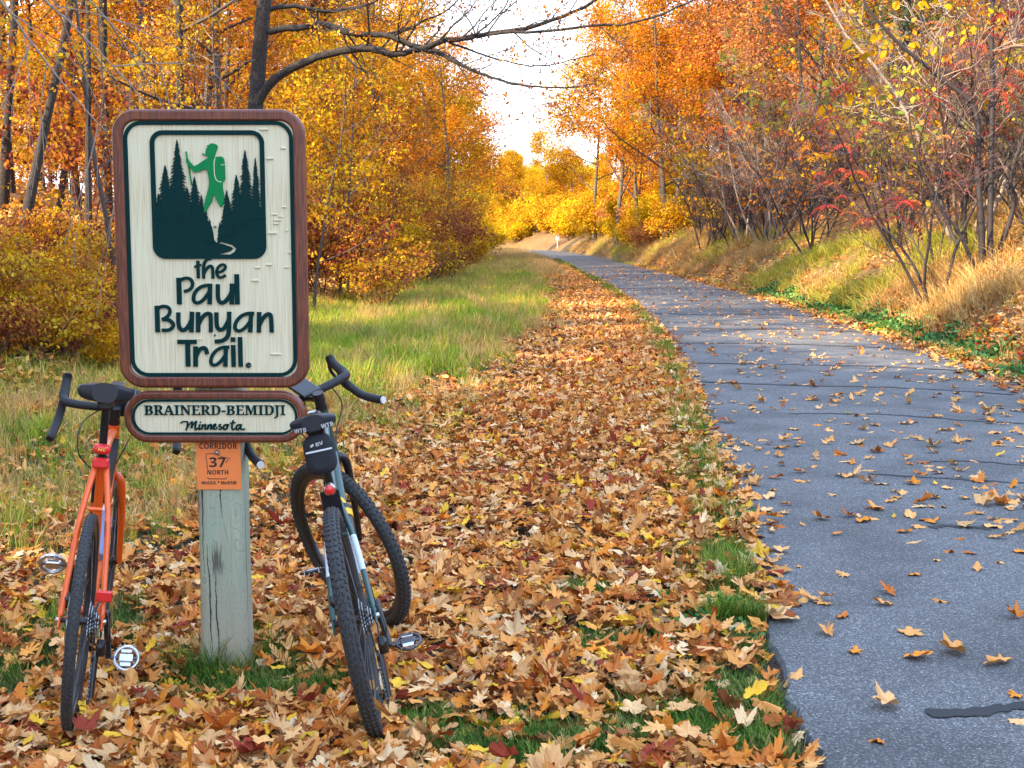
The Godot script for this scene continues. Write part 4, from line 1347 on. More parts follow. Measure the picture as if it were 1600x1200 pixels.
func clump(n: int, spread: float, ll: float, sd: int, hexa := false) -> ArrayMesh:   # a spray of separate leaves
	var r := RandomNumberGenerator.new()
	r.seed = sd
	var b := Buf.new()
	for k in n:
		var c := Vector3(r.randfn(), r.randfn() * 0.7, r.randfn()).limit_length(1.8) * spread * 0.55
		var d := Vector3(r.randfn(), r.randfn() * 0.6 - 0.25, r.randfn()).normalized()
		var up := Vector3(r.randfn() * 0.7, 1.0, r.randfn() * 0.7).normalized()
		var w := d.cross(up).normalized()
		var f := w.cross(d).normalized()
		var l := ll * r.randf_range(0.7, 1.25)
		var wd := l * r.randf_range(0.5, 0.75)
		var v := r.randf_range(0.62, 1.25)
		var col := Color(v * r.randf_range(0.9, 1.1), v * r.randf_range(0.85, 1.12), v)
		var at := b.v.size()
		if hexa:
			for q in [[0.0, 0.0, 0.0], [0.22, -0.42, 0.04], [0.62, -0.44, 0.05], [1.0, 0.0, -0.06], [0.62, 0.44, 0.05], [0.22, 0.42, 0.04]]:
				b.v.append(c + d * q[0] * l + w * q[1] * wd + f * q[2] * l)
				b.c.append(col)
			for t in [[0, 1, 5], [1, 2, 4], [1, 4, 5], [2, 3, 4]]:
				b.tri(at + t[0], at + t[1], at + t[2])
		else:
			for q in [[0.0, 0.0, 0.0], [0.45, -0.5, 0.06], [1.0, 0.0, -0.05], [0.45, 0.5, 0.06]]:
				b.v.append(c + d * q[0] * l + w * q[1] * wd + f * q[2] * l)
				b.c.append(col)
			b.tri(at, at + 1, at + 3)
			b.tri(at + 1, at + 2, at + 3)
	return b.mesh()

func frond(pairs: int, ll: float, sd: int) -> ArrayMesh:   # a drooping compound leaf
	var r := RandomNumberGenerator.new()
	r.seed = sd
	var b := Buf.new()
	for j in 3:
		var az := TAU * j / 3.0 + r.randf_range(-0.5, 0.5)
		var out := Vector3(cos(az), 0, sin(az))
		for k in pairs:
			var t := float(k + 1) / pairs
			var p := out * (0.32 * t) + Vector3.UP * (0.10 * t - 0.26 * t * t)
			for s in [-1.0, 1.0]:
				var side: Vector3 = out.cross(Vector3.UP) * s
				var d: Vector3 = (side * 0.8 + out * 0.35 + Vector3.DOWN * r.randf_range(0.5, 1.1)).normalized()
				var w: Vector3 = d.cross(Vector3.UP).normalized() * ll * 0.16
				var l := ll * (1.0 - 0.4 * absf(t - 0.45)) * r.randf_range(0.8, 1.15)
				var at := b.v.size()
				var v := r.randf_range(0.7, 1.2)
				for q in [p, p + d * l * 0.4 - w, p + d * l, p + d * l * 0.4 + w]:
					b.v.append(q)
					b.c.append(Color(v, v, v))
				b.tri(at, at + 1, at + 3)
				b.tri(at + 1, at + 2, at + 3)
	return b.mesh()

func grow(b: Buf, tips: Array, p: Vector3, dir: Vector3, length: float, r: float, depth: int, o: Dictionary):
	var n := 5 if depth > 1 else (4 if depth == 1 else 2)
	var pts := [p]
	var rad := [r]
	var d := dir
	for k in n:
		d = (d + rvec() * o.wiggle + Vector3.UP * o.up).normalized()
		pts.append(pts[k] + d * length / n)
		rad.append(maxf(r * (1.0 - 0.8 * (k + 1) / n), o.thin))
	tube(b, pts, rad, 5 if depth > 1 else 3, false)
	if depth == 0:
		tips.append(pts[n])
		tips.append(pts[n - 1].lerp(pts[n], 0.3))
		return
	for k in o.kids:
		var t: float = (k + rnd(0.3, 1.0)) / o.kids * 0.75 + 0.25
		var q := clampi(int(t * n), 0, n - 1)
		var at: Vector3 = pts[q].lerp(pts[q + 1], t * n - q)
		var fd: Vector3 = (pts[q + 1] - pts[q]).normalized()
		var nd := (fd + perp(fd).rotated(fd, rnd(0, TAU)) * rnd(o.fork * 0.6, o.fork * 1.3)).normalized()
		grow(b, tips, at, nd, length * o.shrink * rnd(0.75, 1.15) * (1.15 - 0.45 * t), rad[q] * 0.6, depth - 1, o)
	tips.append(pts[n])

func tree_plan(h: float, r: float, clear: float, limbs: int, limb: float, depth: int, more := {}) -> Dictionary:
	var o := {"wiggle": 0.16, "up": 0.05, "thin": 0.004, "kids": 3, "fork": 0.85, "shrink": 0.55, "lean": Vector3.ZERO, "stems": 1, "spread": 0.25, "bend": 0.05, "rise": 0.6}
	o.merge(more, true)
	var tb := Buf.new()
	var bb := Buf.new()
	var tips := []
	for s in o.stems:
		var az: float = TAU * s / o.stems + rnd(-0.4, 0.4)
		var d: Vector3 = (Vector3.UP + o.lean + (Vector3(cos(az), 0, sin(az)) * o.spread if o.stems > 1 else Vector3.ZERO)).normalized()
		var hh: float = h * (1.0 if s == 0 else rnd(0.7, 0.95))
		var pts := [Vector3(0, -0.25, 0) + (Vector3(cos(az), 0, sin(az)) * r * 0.6 if o.stems > 1 else Vector3.ZERO)]
		var rad := [r * (1.5 if o.stems == 1 else 1.05)]
		var n := 10
		for k in n:
			d = (d + rvec() * o.bend + Vector3.UP * 0.02).normalized()
			pts.append(pts[k] + d * (hh / n if k > 0 else hh / n + 0.25))
			rad.append(maxf(r * (1.0 - 0.85 * pow((k + 1.0) / n, 1.2)), 0.006))
		tube(tb, pts, rad, 8, false)
		for k in limbs:
			var t: float = clear + (1.0 - clear) * (k + rnd(0.0, 0.9)) / limbs
			var q := clampi(int(t * n), 0, n - 1)
			var at: Vector3 = pts[q].lerp(pts[q + 1], clampf(t * n - q, 0, 1))
			var a := rnd(0, TAU)
			var nd := Vector3(cos(a), o.rise * rnd(0.4, 1.4), sin(a)).normalized()
			grow(bb, tips, at, nd, limb * (1.1 - 0.65 * (t - clear) / maxf(1.0 - clear, 0.01)) * rnd(0.75, 1.2), rad[q] * 0.5, depth, o)
		tips.append(pts[n])
	return {"trunk": tb.mesh(), "branches": bb.mesh(), "tips": tips}

func plant(called: String, plan: Dictionary, label: String, category: String, group: String, at: Vector3, yaw: float, scale_: float, bark: Material, twig: Material, palette: Array, per_tip: float, m: Mesh, jitter := 0.22, clump_scale := 1.0, twigname := "branches") -> Node3D:
	var t := thing(called, label, category, at, group)
	t.rotation.y = yaw
	t.scale = Vector3.ONE * scale_
	if plan.trunk.get_surface_count() > 0:
		part("trunk", plan.trunk, bark, t)
	if plan.branches:
		part(twigname, plan.branches, twig, t)
	if per_tip > 0.0:
		var xs := []
		var cs := []
		for p in plan.tips:
			var n := int(per_tip) + (1 if rng.randf() < fposmod(per_tip, 1.0) else 0)
			for k in n:
				var s: float = clump_scale * rnd(0.5, 1.4)
				xs.append(Transform3D(Basis(Vector3.UP, rnd(0, TAU)) * Basis(Vector3.RIGHT, rnd(-0.5, 0.5)) * s, p + rvec() * jitter * rnd(0.2, 1.4)))
				var c: Array = palette[int(pow(rng.randf(), 1.25) * palette.size())]
				var v := rnd(0.55, 1.2)
				cs.append(Color(minf(c[0] * v, 0.85), minf(c[1] * v, 0.7), minf(c[2] * v, 0.4)))
		if xs.size():
			scatter("crown", m, M.crown, xs, cs, t)
	return t

func limb_tube(b: Buf, tips: Array, l: Array, r0: float, r1: float, o: Dictionary, twigs: int):   # a hand-laid limb with side twigs; l = x, y, z triples
	var p := []
	for k in range(0, l.size(), 3):
		p.append(Vector3(l[k], l[k + 1], l[k + 2]))
	p = spline(p, 4)
	var rad := []
	for k in p.size():
		rad.append(lerpf(r0, r1, float(k) / (p.size() - 1)) * (1.0 + 0.08 * noise.get_noise_1d(k * 7.0 + l[0] * 13.0)))
		if k > 0:
			p[k] += Vector3(0, noise.get_noise_1d(k * 3.3 + l[1] * 9.0) * 0.02, 0)
	tube(b, p, rad, 8)
	for k in twigs:
		var q := clampi(int((0.25 + 0.75 * (k + rng.randf()) / twigs) * p.size()), 1, p.size() - 2)
		var fd: Vector3 = (p[q + 1] - p[q - 1]).normalized()
		var nd := (fd * 0.7 + perp(fd).rotated(fd, rnd(0, TAU)) * rnd(0.5, 1.1)).normalized()
		grow(b, tips, p[q], nd, rnd(0.5, 1.5), maxf(rad[q] * 0.45, 0.006), 1, o)

func build_oak():   # the tree whose limbs reach across the trail
	var base := gp(-3.85, -19.0)
	var t := thing("oak_tree", "dark oak behind the sign with long crooked limbs reaching over the trail", "tree", base)
	var tb := Buf.new()
	var tips := []
	var o := {"wiggle": 0.3, "up": 0.03, "thin": 0.004, "kids": 4, "fork": 1.0, "shrink": 0.6}
	tube(tb, spline([Vector3(-0.12, -0.5, 0), Vector3(-0.06, 0.5, 0), Vector3(0.02, 2.2, 0), Vector3(0.08, 3.13, 0), Vector3(0.16, 3.86, 0), Vector3(0.25, 4.6, 0.1), Vector3(0.39, 5.5, 0.1), Vector3(0.52, 6.55, 0), Vector3(0.7, 8.5, 0), Vector3(0.6, 11.0, 0.3)], 3), [0.18, 0.15, 0.135, 0.13, 0.126, 0.123, 0.12, 0.12, 0.118, 0.116, 0.114, 0.112, 0.11, 0.108, 0.106, 0.104, 0.102, 0.10, 0.097, 0.094, 0.09, 0.086, 0.08, 0.07, 0.06, 0.055, 0.05, 0.04], 10, false)
	part("trunk", tb.mesh(), M.bark_dark, t)
	var z := -base.y
	for l in [
		[[0.10, 3.40, 0.0, 0.31, 3.70, 0.1, 0.50, 3.86, 0.15, 0.88, 4.04, 0.25, 1.25, 4.15, 0.3, 1.71, 4.22, 0.35, 1.92, 4.19, 0.4, 2.18, 4.13, 0.4, 2.46, 4.18, 0.4, 2.83, 4.30, 0.4, 3.20, 4.36, 0.35, 3.39, 4.41, 0.3, 3.85, 4.47, 0.3, 4.13, 4.54, 0.2, 4.50, 4.68, 0.1, 4.82, 4.81, 0.0, 5.14, 5.0, 0.0, 5.6, 5.3, 0.0], 0.085, 0.022, 12],
		[[0.33, 4.48, 0.1, 0.51, 4.52, 0.1, 0.84, 4.54, 0.15, 1.07, 4.58, 0.2, 1.35, 4.51, 0.25, 1.62, 4.42, 0.3, 2.0, 4.41, 0.33, 2.27, 4.32, 0.38, 2.5, 4.22, 0.4, 2.66, 4.19, 0.4], 0.062, 0.040, 7],
		[[2.60, 4.19, 0.4, 2.83, 4.13, 0.45, 3.06, 4.0, 0.5, 3.25, 3.91, 0.5, 3.48, 3.82, 0.5, 3.85, 3.71, 0.5, 4.32, 3.66, 0.45, 4.69, 3.67, 0.4, 5.06, 3.73, 0.3], 0.040, 0.010, 9],
		[[0.30, 4.80, 0.1, 0.71, 4.86, 0.0, 1.08, 4.81, -0.1, 1.49, 4.86, -0.2, 1.91, 5.0, -0.2, 2.6, 5.4, -0.2], 0.045, 0.016, 7],
		[[3.39, 4.41, 0.3, 3.85, 4.43, 0.4, 4.31, 4.43, 0.5, 5.05, 4.50, 0.6, 5.43, 4.51, 0.6, 5.89, 4.63, 0.6, 6.44, 4.86, 0.6, 7.0, 5.1, 0.5], 0.030, 0.012, 8],
		[[2.9, 4.32, 0.4, 3.48, 4.13, 0.2, 3.85, 4.05, 0.1, 4.22, 4.01, 0.0, 4.69, 4.09, 0.0, 5.06, 4.19, 0.0], 0.020, 0.007, 6],
		[[2.0, 4.41, 0.33, 2.37, 4.52, 0.2, 2.60, 4.65, 0.1, 2.92, 4.81, 0.0, 3.2, 5.1, 0.0], 0.026, 0.012, 4],
		[[3.34, 4.40, 0.3, 3.25, 4.59, 0.3, 3.11, 4.77, 0.2, 2.85, 4.95, 0.1], 0.016, 0.007, 3],
		[[3.34, 4.41, 0.3, 3.39, 4.59, 0.2, 3.53, 4.72, 0.1, 3.66, 5.1, 0.0], 0.014, 0.006, 3],
		[[0.0, 2.9, 0, -0.5, 3.3, 0.2, -1.2, 3.5, 0.5, -2.2, 4.0, 0.8], 0.045, 0.012, 6],
		[[0.4, 5.6, 0, 1.2, 6.4, 0.3, 2.6, 7.0, 0.3, 4.0, 7.2, 0.2], 0.06, 0.015, 8],
		[[0.5, 6.6, 0, -0.8, 7.4, 0.3, -2.2, 8.0, 0.3], 0.06, 0.015, 8],
		[[0.6, 8.0, 0, 1.6, 9.2, -0.5, 2.8, 10.0, -0.6], 0.05, 0.015, 7],
	]:
		var lb := Buf.new()
		var pl: Array = l[0].duplicate()
		for k in range(1, pl.size(), 3):
			pl[k] += z
		limb_tube(lb, tips, pl, l[1] * 0.82, l[2] * 0.85, o, int(l[3] * 1.5))
		part("limb", lb.mesh(), M.bark_dark, t)
	var xs := []
	var cs := []
	for p in tips:
		if rng.randf() < (0.42 if p.y < 5.5 else 0.9):
			xs.append(Transform3D(Basis(Vector3.UP, rnd(0, TAU)) * rnd(0.5, 0.95), p + rvec() * 0.12))
			var c: Array = pick(RUST if p.x > 2.5 else ORANGE)
			cs.append(Color(c[0], c[1], c[2]))
	scatter("crown", M.clump_small, M.crown, xs, cs, t)

func build_woods():
	M.clump_small = clump(13, 0.26, 0.075, 1)
	M.clump_mid = clump(20, 0.38, 0.092, 2)
	M.clump_big = clump(24, 0.62, 0.145, 3)
	M.clump_hex = clump(11, 0.26, 0.075, 4, true)
	M.frond = frond(7, 0.105, 5)
	build_oak()
	# --- plans
	var tall := []
	for k in 5:
		tall.append(tree_plan(rnd(14.5, 17.5), rnd(0.085, 0.125), rnd(0.26, 0.36), 15, rnd(3.0, 3.8), 2, {"bend": 0.045}))
	var low := []
	for k in 4:
		low.append(tree_plan(rnd(10, 13), rnd(0.10, 0.13), rnd(0.14, 0.2), 15, rnd(2.9, 3.6), 2, {"bend": 0.07, "rise": 0.7}))
	var sapling := []
	for k in 5:
		sapling.append(tree_plan(rnd(4.2, 6.5), rnd(0.022, 0.035), 0.16, 14, rnd(1.1, 1.6), 1, {"bend": 0.10, "rise": 0.5, "kids": 4, "thin": 0.003}))
	var bush := []
	for k in 5:
		bush.append(tree_plan(rnd(1.3, 2.1), 0.012, 0.15, 7, rnd(0.5, 0.8), 1, {"stems": 7, "spread": 0.55, "bend": 0.14, "kids": 3, "thin": 0.0025, "rise": 0.8}))
	var thick := []   # tall leafy bushes, branched from the ground
	for k in 5:
		thick.append(tree_plan(rnd(2.6, 4.4), 0.018, 0.06, 12, rnd(0.9, 1.4), 1, {"stems": 4, "spread": 0.32, "bend": 0.10, "kids": 4, "thin": 0.003, "rise": 0.7}))
	var sumac := []
	for k in 6:
		sumac.append(tree_plan(rnd(2.8, 4.8), rnd(0.019, 0.030), 0.22, 8, rnd(0.9, 1.5), 2, {"stems": 4, "spread": 0.38, "bend": 0.22, "wiggle": 0.36, "kids": 4, "fork": 1.0, "up": 0.12, "thin": 0.0045, "shrink": 0.62}))
	var multi := []
	for k in 2:
		multi.append(tree_plan(17.0, 0.15, 0.22, 13, 4.2, 2, {"stems": 3, "spread": 0.16, "bend": 0.05}))
	# --- left: trunks one can tell apart, front to back
	var fl := [
		[-8.1, -20, 0.42, 0.06, "slim grey trunk at the far left edge among yellow leaves", M.bark_grey],
		[-10.3, -26, 0.9, 0.12, "dark stout trunk left of the leaning trunk near the left edge", M.bark_dark],
		[-8.5, -22, 0.78, 0.22, "long grey trunk leaning right beside the left edge of the sign", M.bark_grey],
		[-10.6, -30, 0.62, 0.15, "thin dark trunk just right of the leaning grey trunk", M.bark_dark],
		[-7.9, -24, 0.55, 0.03, "upright slender trunk left of the sign's top corner", M.bark_grey],
		[-8.8, -28, 1.0, 0.04, "thick straight trunk rising above the sign's top left corner", M.bark_grey],
		[-10.2, -34, 0.7, 0.05, "straight trunk behind the top left corner of the sign", M.bark_dark],
		[-10.2, -36, 0.62, 0.03, "narrow trunk above the emblem's left part of the sign", M.bark_pale],
		[-8.2, -34, 1.05, 0.05, "pale thick trunk above the middle of the sign", M.bark_pale],
		[-8.6, -38, 0.8, 0.03, "grey trunk just left of the crooked oak", M.bark_grey],
		[-8.0, -41, 0.85, 0.0, "straight trunk just right behind the crooked oak", M.bark_pale],
		[-6.5, -42, 1.05, 0.0, "tall pale trunk right of the sign's top right corner", M.bark_pale],
		[-6.7, -50, 0.95, 0.03, "grey trunk further back right of the pale trunk", M.bark_grey],
		[-6.3, -58, 0.9, 0.05, "trunk among golden leaves halfway between sign and trail gap", M.bark_dark],
	]
	var k := 0
	for q in fl:
		var pl: Dictionary = tree_plan(15.5 / maxf(q[2], 0.6) * minf(q[2], 1.0) + 3.0, 0.105 * q[2], 0.34, 11, 3.0, 2, {"lean": Vector3(q[3], 0, 0), "bend": 0.035})
		plant("tall_tree", pl, q[4], "tree", "trunks in the left woods", gp(q[0], q[1]), 0.0, 1.0, M.bark_dark if k % 3 else q[5], M.twig, [ORANGE, GOLD, RUST, PINKISH][k % 4], 2.0, M.clump_mid, 0.4, 1.15)
		k += 1
	# --- left: the depth of the wood
	var spots := []
	var tries := 0
	while spots.size() < 88 and tries < 6000:
		tries += 1
		var d := 26.0 + pow(rng.randf(), 1.2) * 105.0
		var s := -rnd(7.0 if d < 48 else 5.6, 40.0)
		var p := Vector2(edge(d) + s, d)
		var good := p.x / p.y > -0.47 and (d < 80.0 or tries % 3 == 0)
		for e in spots:
			if e.distance_to(p) < 2.2:
				good = false
				break
		if good:
			spots.append(p)
	k = 0
	for p in spots:
		var plan: Dictionary = tall[k % 5] if k % 3 and p.x - edge(p.y) < -9.0 else low[k % 4]
		var far: bool = p.y > 70
		plant("forest_tree", plan, "orange and gold leaved tree deep in the woods left of the trail", "tree", "trees deep in the left woods", gp(p.x, -p.y), rnd(0, TAU), rnd(0.8, 1.1), [M.bark_grey, M.bark_dark, M.bark_dark][k % 3], M.twig, YELLOW if far and k % 2 else ([GOLD, ORANGE, RUST, ORANGE, PINKISH][k % 5]), 1.3 if not far else 1.3, M.clump_mid if not far else M.clump_big, 0.4, 1.2)
		k += 1
	# saplings under them
	k = 0
	for j in 110:
		var d := 14.0 + pow(rng.randf(), 1.4) * 70.0
		var s := -6.3 - pow(rng.randf(), 1.3) * (14.0 + d * 0.12)
		if d < 20 and s > -7.0:
			s -= 1.2
		var bear := (edge(d) + s) / d
		if bear < -0.52 or (bear < -0.29 and d < 30 and j % 4):
			continue
		plant("sapling", sapling[k % 5], "thin sapling with orange and yellow leaves under the left woods", "sapling", "saplings under the left woods", gp(edge(d) + s, -d), rnd(0, TAU), rnd(0.7, 1.25), M.twig, M.twig if k % 3 else M.twig_pale, [GOLD, ORANGE, UNDER, GOLD, ORANGE][k % 5], 1.7, M.clump_small if d < 30 else M.clump_mid, 0.2, 1.05)
		k += 1
	# shrubs along the edge of the left woods: a thick skirt of yellow, brown and maroon
	k = 0
	for j in 120:
		var d := 12.5 + pow(rng.randf(), 1.25) * 80.0
		var s := -6.0 - absf(rng.randfn()) * 2.8
		if d > 26:
			s += 0.9
		var bear := (edge(d) + s) / d
		if bear < -0.5 or (bear < -0.29 and j % 2 == 0):
			continue
		var pal = [UNDER, MAROON, MAROON, UNDER, GOLD][k % 5]
		if d > 60:
			pal = [GOLD, YELLOW, UNDER][k % 3]
		if d > 22 and j % 5 < 2:
			plant("shrub", thick[k % 5], "leafy shrub", "shrub", "shrubs at the edge of the left woods", gp(edge(d) + s - 0.5, -d), rnd(0, TAU), rnd(0.7, 1.25), M.twig_red, M.twig_red, [UNDER, MAROON, UNDER, RUST, GOLD][k % 5] if d < 60 else YELLOW, [0.55, 0.95, 0.3, 0.8][k % 4] if d < 60 else 1.4, M.clump_hex if d < 36 else M.clump_small, 0.22, [0.7, 1.0, 0.85][k % 3] if d < 36 else 1.1)
			k += 1
			continue
		if d > 28 and j % 5 == 2:
			s -= 0.7
		plant("shrub", bush[k % 5], "knee to head high shrub with %s leaves at the edge of the left woods" % ["yellow and brown", "maroon and rust", "mixed yellow", "golden"][k % 4], "shrub", "shrubs at the edge of the left woods", gp(edge(d) + s, -d), rnd(0, TAU), rnd(0.7, 1.45) if d > 24 else rnd(0.4, 0.75), M.twig_red, M.twig_red, pal, [1.1, 0.7, 1.4, 0.9, 0.4][j % 5] * (0.55 if bear < -0.29 else 1.0), M.clump_hex if d < 40 else M.clump_small, 0.14, 0.8 if d < 40 else 1.1)
		k += 1
	for j in 40:   # knee high yellow growth at the left edge
		var d := 12.5 + 7.5 * rng.randf()
		plant("shrub", bush[k % 5], "low yellow shrub", "shrub", "shrubs at the edge of the left woods", gp(edge(d) - 6.2 - absf(rng.randfn()) * 2.0, -d), rnd(0, TAU), rnd(0.3, 0.6), M.twig_red, M.twig_red, [UNDER, MAROON, GOLD][k % 3], 1.0, M.clump_hex, 0.2, 0.9)
		k += 1
	# bare sapling whose grey twigs droop into the top left corner
	var bt := thing("bare_sapling", "bare grey sapling drooping thin twigs into the top left corner", "sapling", gp(-4.9, -9.2))
	var sb := Buf.new()
	var st := []
	var so := {"wiggle": 0.12, "up": -0.03, "thin": 0.0022, "kids": 2, "fork": 0.35, "shrink": 0.6}
	tube(sb, [Vector3(0, -0.2, 0), Vector3(0.05, 1.5, 0), Vector3(0.2, 3.0, 0.05), Vector3(0.5, 4.1, 0.1), Vector3(0.85, 4.5, 0.15)], [0.045, 0.04, 0.034, 0.025, 0.017], 8)
	part("trunk", sb.mesh(), M.bark_grey, bt)
	var tw := Buf.new()
	limb_tube(tw, st, [0.5, 4.1, 0.1, 1.0, 3.6, 0.2, 1.40, 3.125, 0.2, 1.60, 2.84, 0.2, 1.81, 2.56, 0.2, 2.09, 2.24, 0.2], 0.014, 0.004, so, 7)
	part("branch", tw.mesh(), M.twig_pale, bt)
	tw = Buf.new()
	limb_tube(tw, st, [0.85, 4.5, 0.15, 1.3, 3.7, 0.3, 1.70, 3.16, 0.3, 1.96, 2.90, 0.3, 2.25, 2.60, 0.3, 2.40, 2.42, 0.3], 0.013, 0.003, so, 7)
	part("branch", tw.mesh(), M.twig_pale, bt)
	tw = Buf.new()
	limb_tube(tw, st, [0.85, 4.5, 0.15, 1.45, 3.9, 0.4, 1.9, 3.3, 0.4, 2.2, 2.95, 0.4, 2.6, 2.6, 0.4], 0.010, 0.003, so, 5)
	part("branch", tw.mesh(), M.twig_pale, bt)
	# --- right: trees on the bank
	plant("maple_tree", multi[0], "tall orange maple with three close stems on the right bank beside the gap", "tree", "", gp(8.9, -74.0), 0.4, 1.0, M.bark_grey, M.twig, ORANGE, 2.3, M.clump_big, 0.5, 1.0)
	for q in [[7.9, -98.0, 1.15, GOLD, "golden orange tree overhanging the trail just right of the sky gap"], [7.6, -118.0, 1.2, GOLD, "orange tree farther along the right side of the sky gap"], [8.3, -84.0, 0.95, ORANGE, "orange crown between the three stemmed maple and the sky gap"], [10.6, -58.0, 0.9, ORANGE, "broad orange tree right of the three stemmed maple"]]:
		plant("maple_tree", low[0 if q[1] < -100 else 2], q[4], "tree", "", gp(q[0], q[1]), rnd(0, TAU), q[2] * 1.35, M.bark_grey, M.twig, q[3], 2.4, M.clump_big, 0.5, 0.9)
	plant("maple_tree", multi[1], "rust brown oak beside the orange maple, low over the bank", "tree", "", gp(9.6, -66.0), 1.4, 0.55, M.bark_dark, M.twig_dark, RUST, 1.6, M.clump_mid, 0.4, 1.3)
	plant("birch_tree", low[1], "pale grey trunk standing behind the bare thicket on the right", "tree", "", gp(12.4, -44.0), 0.4, 1.1, M.bark_pale, M.twig_pale, ORANGE, 1.2, M.clump_mid, 0.4, 1.2)
	k = 0
	spots = []
	tries = 0
	while spots.size() < 84 and tries < 6000:
		tries += 1
		var d := 22.0 + pow(rng.randf(), 1.35) * 105.0
		var w := edge(d) + wide(d)
		var s := rnd(3.6 if d > 45 else 6.0, 34.0)
		var p := Vector2(w + s, d)
		var good := absf(p.x / p.y) < 0.48
		for e in spots:
			if e.distance_to(p) < 2.7:
				good = false
				break
		if good:
			spots.append(p)
	for p in spots:
		var plan: Dictionary = tall[k % 5] if k % 2 else low[k % 4]
		var pal = [MUTED, ORANGE, MUTED, MUTED, GOLD, MUTED, PINKISH, OLIVE, ORANGE, RUST][k % 10]
		plant("bank_tree", plan, "%s tree among others on the bank right of the trail" % ["orange leaved", "bright orange", "rust brown", "pinkish red", "golden", "orange leaved", "deep red", "olive yellow", "bright orange", "rust brown"][k % 10], "tree", "trees on the right bank", gp(p.x, -p.y), rnd(0, TAU), rnd(0.75, 1.1), [M.bark_dark, M.bark_grey, M.bark_dark][k % 3], M.twig_dark if k % 2 else M.twig, pal, 1.45, M.clump_mid if p.y < 60 else M.clump_big, 0.42, 1.2)
		k += 1
	# two green conifers show through
	for q in [[10.8, -36.0, 0.85, "green conifer showing through the right woods near the top"], [-3.6, -128.0, 0.75, "green conifer on the left beside the bright gap"]]:
		var tb := Buf.new()
		tube(tb, [Vector3(0, -0.3, 0), Vector3(0, 6, 0), Vector3(0.1, 14, 0)], [0.2, 0.14, 0.02], 8)
		var cb := Buf.new()
		var tips := []
		for j in 90:
			var y0 := 6.0 if q[0] > 0.0 else 2.0
			var y := y0 + (13.6 - y0) * pow(j / 90.0, 0.9)
			var a := j * 2.4
			var l := 2.6 * (1.0 - y / 14.4) + 0.25
			var tip := Vector3(cos(a) * l, y - l * 0.25, sin(a) * l)
			tube(cb, [Vector3(0, y, 0), tip], [0.03, 0.008], 4, false)
			for e in 5:
				tips.append(Vector3(0, y, 0).lerp(tip, 0.3 + 0.17 * e))
		plant("conifer", {"trunk": tb.mesh(), "branches": cb.mesh(), "tips": tips}, q[3], "tree", "", gp(q[0], q[1]), 0.0, q[2], M.bark_dark, M.twig_dark, GREEN, 1.6, M.clump_mid, 0.22, 1.0)
	# bare dark thicket on the bank
	var hero := thing("sumac_thicket", "dark crooked bare stems with a long limb bending left, highest of the thicket at right", "shrub", gp(7.7, -21.0))
	var hy := hero.position.y
	var hbuf := Buf.new()
	var ht := []
	var ho := {"wiggle": 0.34, "up": 0.08, "thin": 0.005, "kids": 4, "fork": 1.0, "shrink": 0.62}
	for l in [
		[[0.0, -0.2, 0, -0.10, 1.0, 0.1, -0.17, 2.27, 0.1, -0.27, 3.40, 0.1, -0.80, 3.90, 0.0, -1.54, 4.50, 0.0, -2.07, 5.10, 0.0, -2.3, 5.8, 0.0], 0.062, 0.016, 9],
		[[0.10, -0.2, 0.1, 0.05, 1.5, 0.1, 0.0, 3.5, 0.1, -0.06, 4.7, 0.1, -0.03, 5.2, 0.1, 0.2, 6.0, 0.1], 0.058, 0.02, 8],
		[[0.15, -0.2, -0.1, 0.45, 1.2, 0.0, 0.35, 2.4, 0.1, 0.7, 3.6, 0.1, 0.6, 4.6, 0.0, 0.9, 5.6, 0.0], 0.050, 0.016, 8],
		[[-0.1, -0.2, 0.1, -0.5, 0.9, 0.1, -0.75, 1.8, 0.1, -1.2, 2.7, 0.1, -1.35, 3.5, 0.1], 0.035, 0.012, 7],
	]:
		for e in range(1, l[0].size(), 3):
			if l[0][e] > 0:
				l[0][e] -= hy * (0.85 if l[0][e] > 1.3 else 0.3)
		limb_tube(hbuf, ht, l[0], l[1], l[2], ho, l[3])
	part("stems", hbuf.mesh(), M.twig_dark, hero)
	k = 0
	for j in 124:
		var d := 14.0 + pow(rng.randf(), 1.4) * 46.0
		var s := 1.6 + absf(rng.randfn()) * 3.4 + (1.2 if d < 20 else 0.0)
		if absf(edge(d) + wide(d) + s) > d * 0.47:
			continue
		var pal = [RED, ORANGE, GOLD, ORANGE, GOLD, OLIVE, PINKISH][k % 7]
		plant("sumac", sumac[k % 6], "bare crooked multi stemmed shrub with a few %s leaves on the right bank" % ["red", "orange", "golden", "crimson", "rusty orange", "olive", "pinkish"][k % 7], "shrub", "bare shrubs on the right bank", gp(edge(d) + wide(d) + s, -d), rnd(0, TAU), (rnd(0.7, 1.1) if k % 3 else rnd(1.1, 1.7)), [M.twig_dark, M.twig, M.twig_dark, M.twig_pale][k % 4], [M.twig_dark, M.twig, M.twig_red, M.twig_pale][k % 4], pal, [0.015, 0.06, 0.08, 0.0, 0.05, 0.05, 0.02][k % 7], M.frond if k % 6 == 0 else M.clump_hex, 0.10, 0.7 if k % 6 == 0 else 1.2, "branches")
		k += 1
	for q in [[8.0, 22.5, 1.25, "sumac with crimson drooping leaves high in the thicket at right"], [6.9, 21.0, 1.0, "smaller red leaved sumac left of the dark thicket"], [8.6, 29.0, 1.1, "red leaved sumac above the yellow green grass"], [10.4, 24.0, 1.35, "tall red tinged sumac at the right edge"]]:
		plant("sumac", sumac[k % 6], q[3], "shrub", "", gp(q[0], -q[1]), rnd(0, TAU), q[2], M.twig_dark, M.twig_red, RED, 0.026, M.frond, 0.12, 0.78)
		k += 1
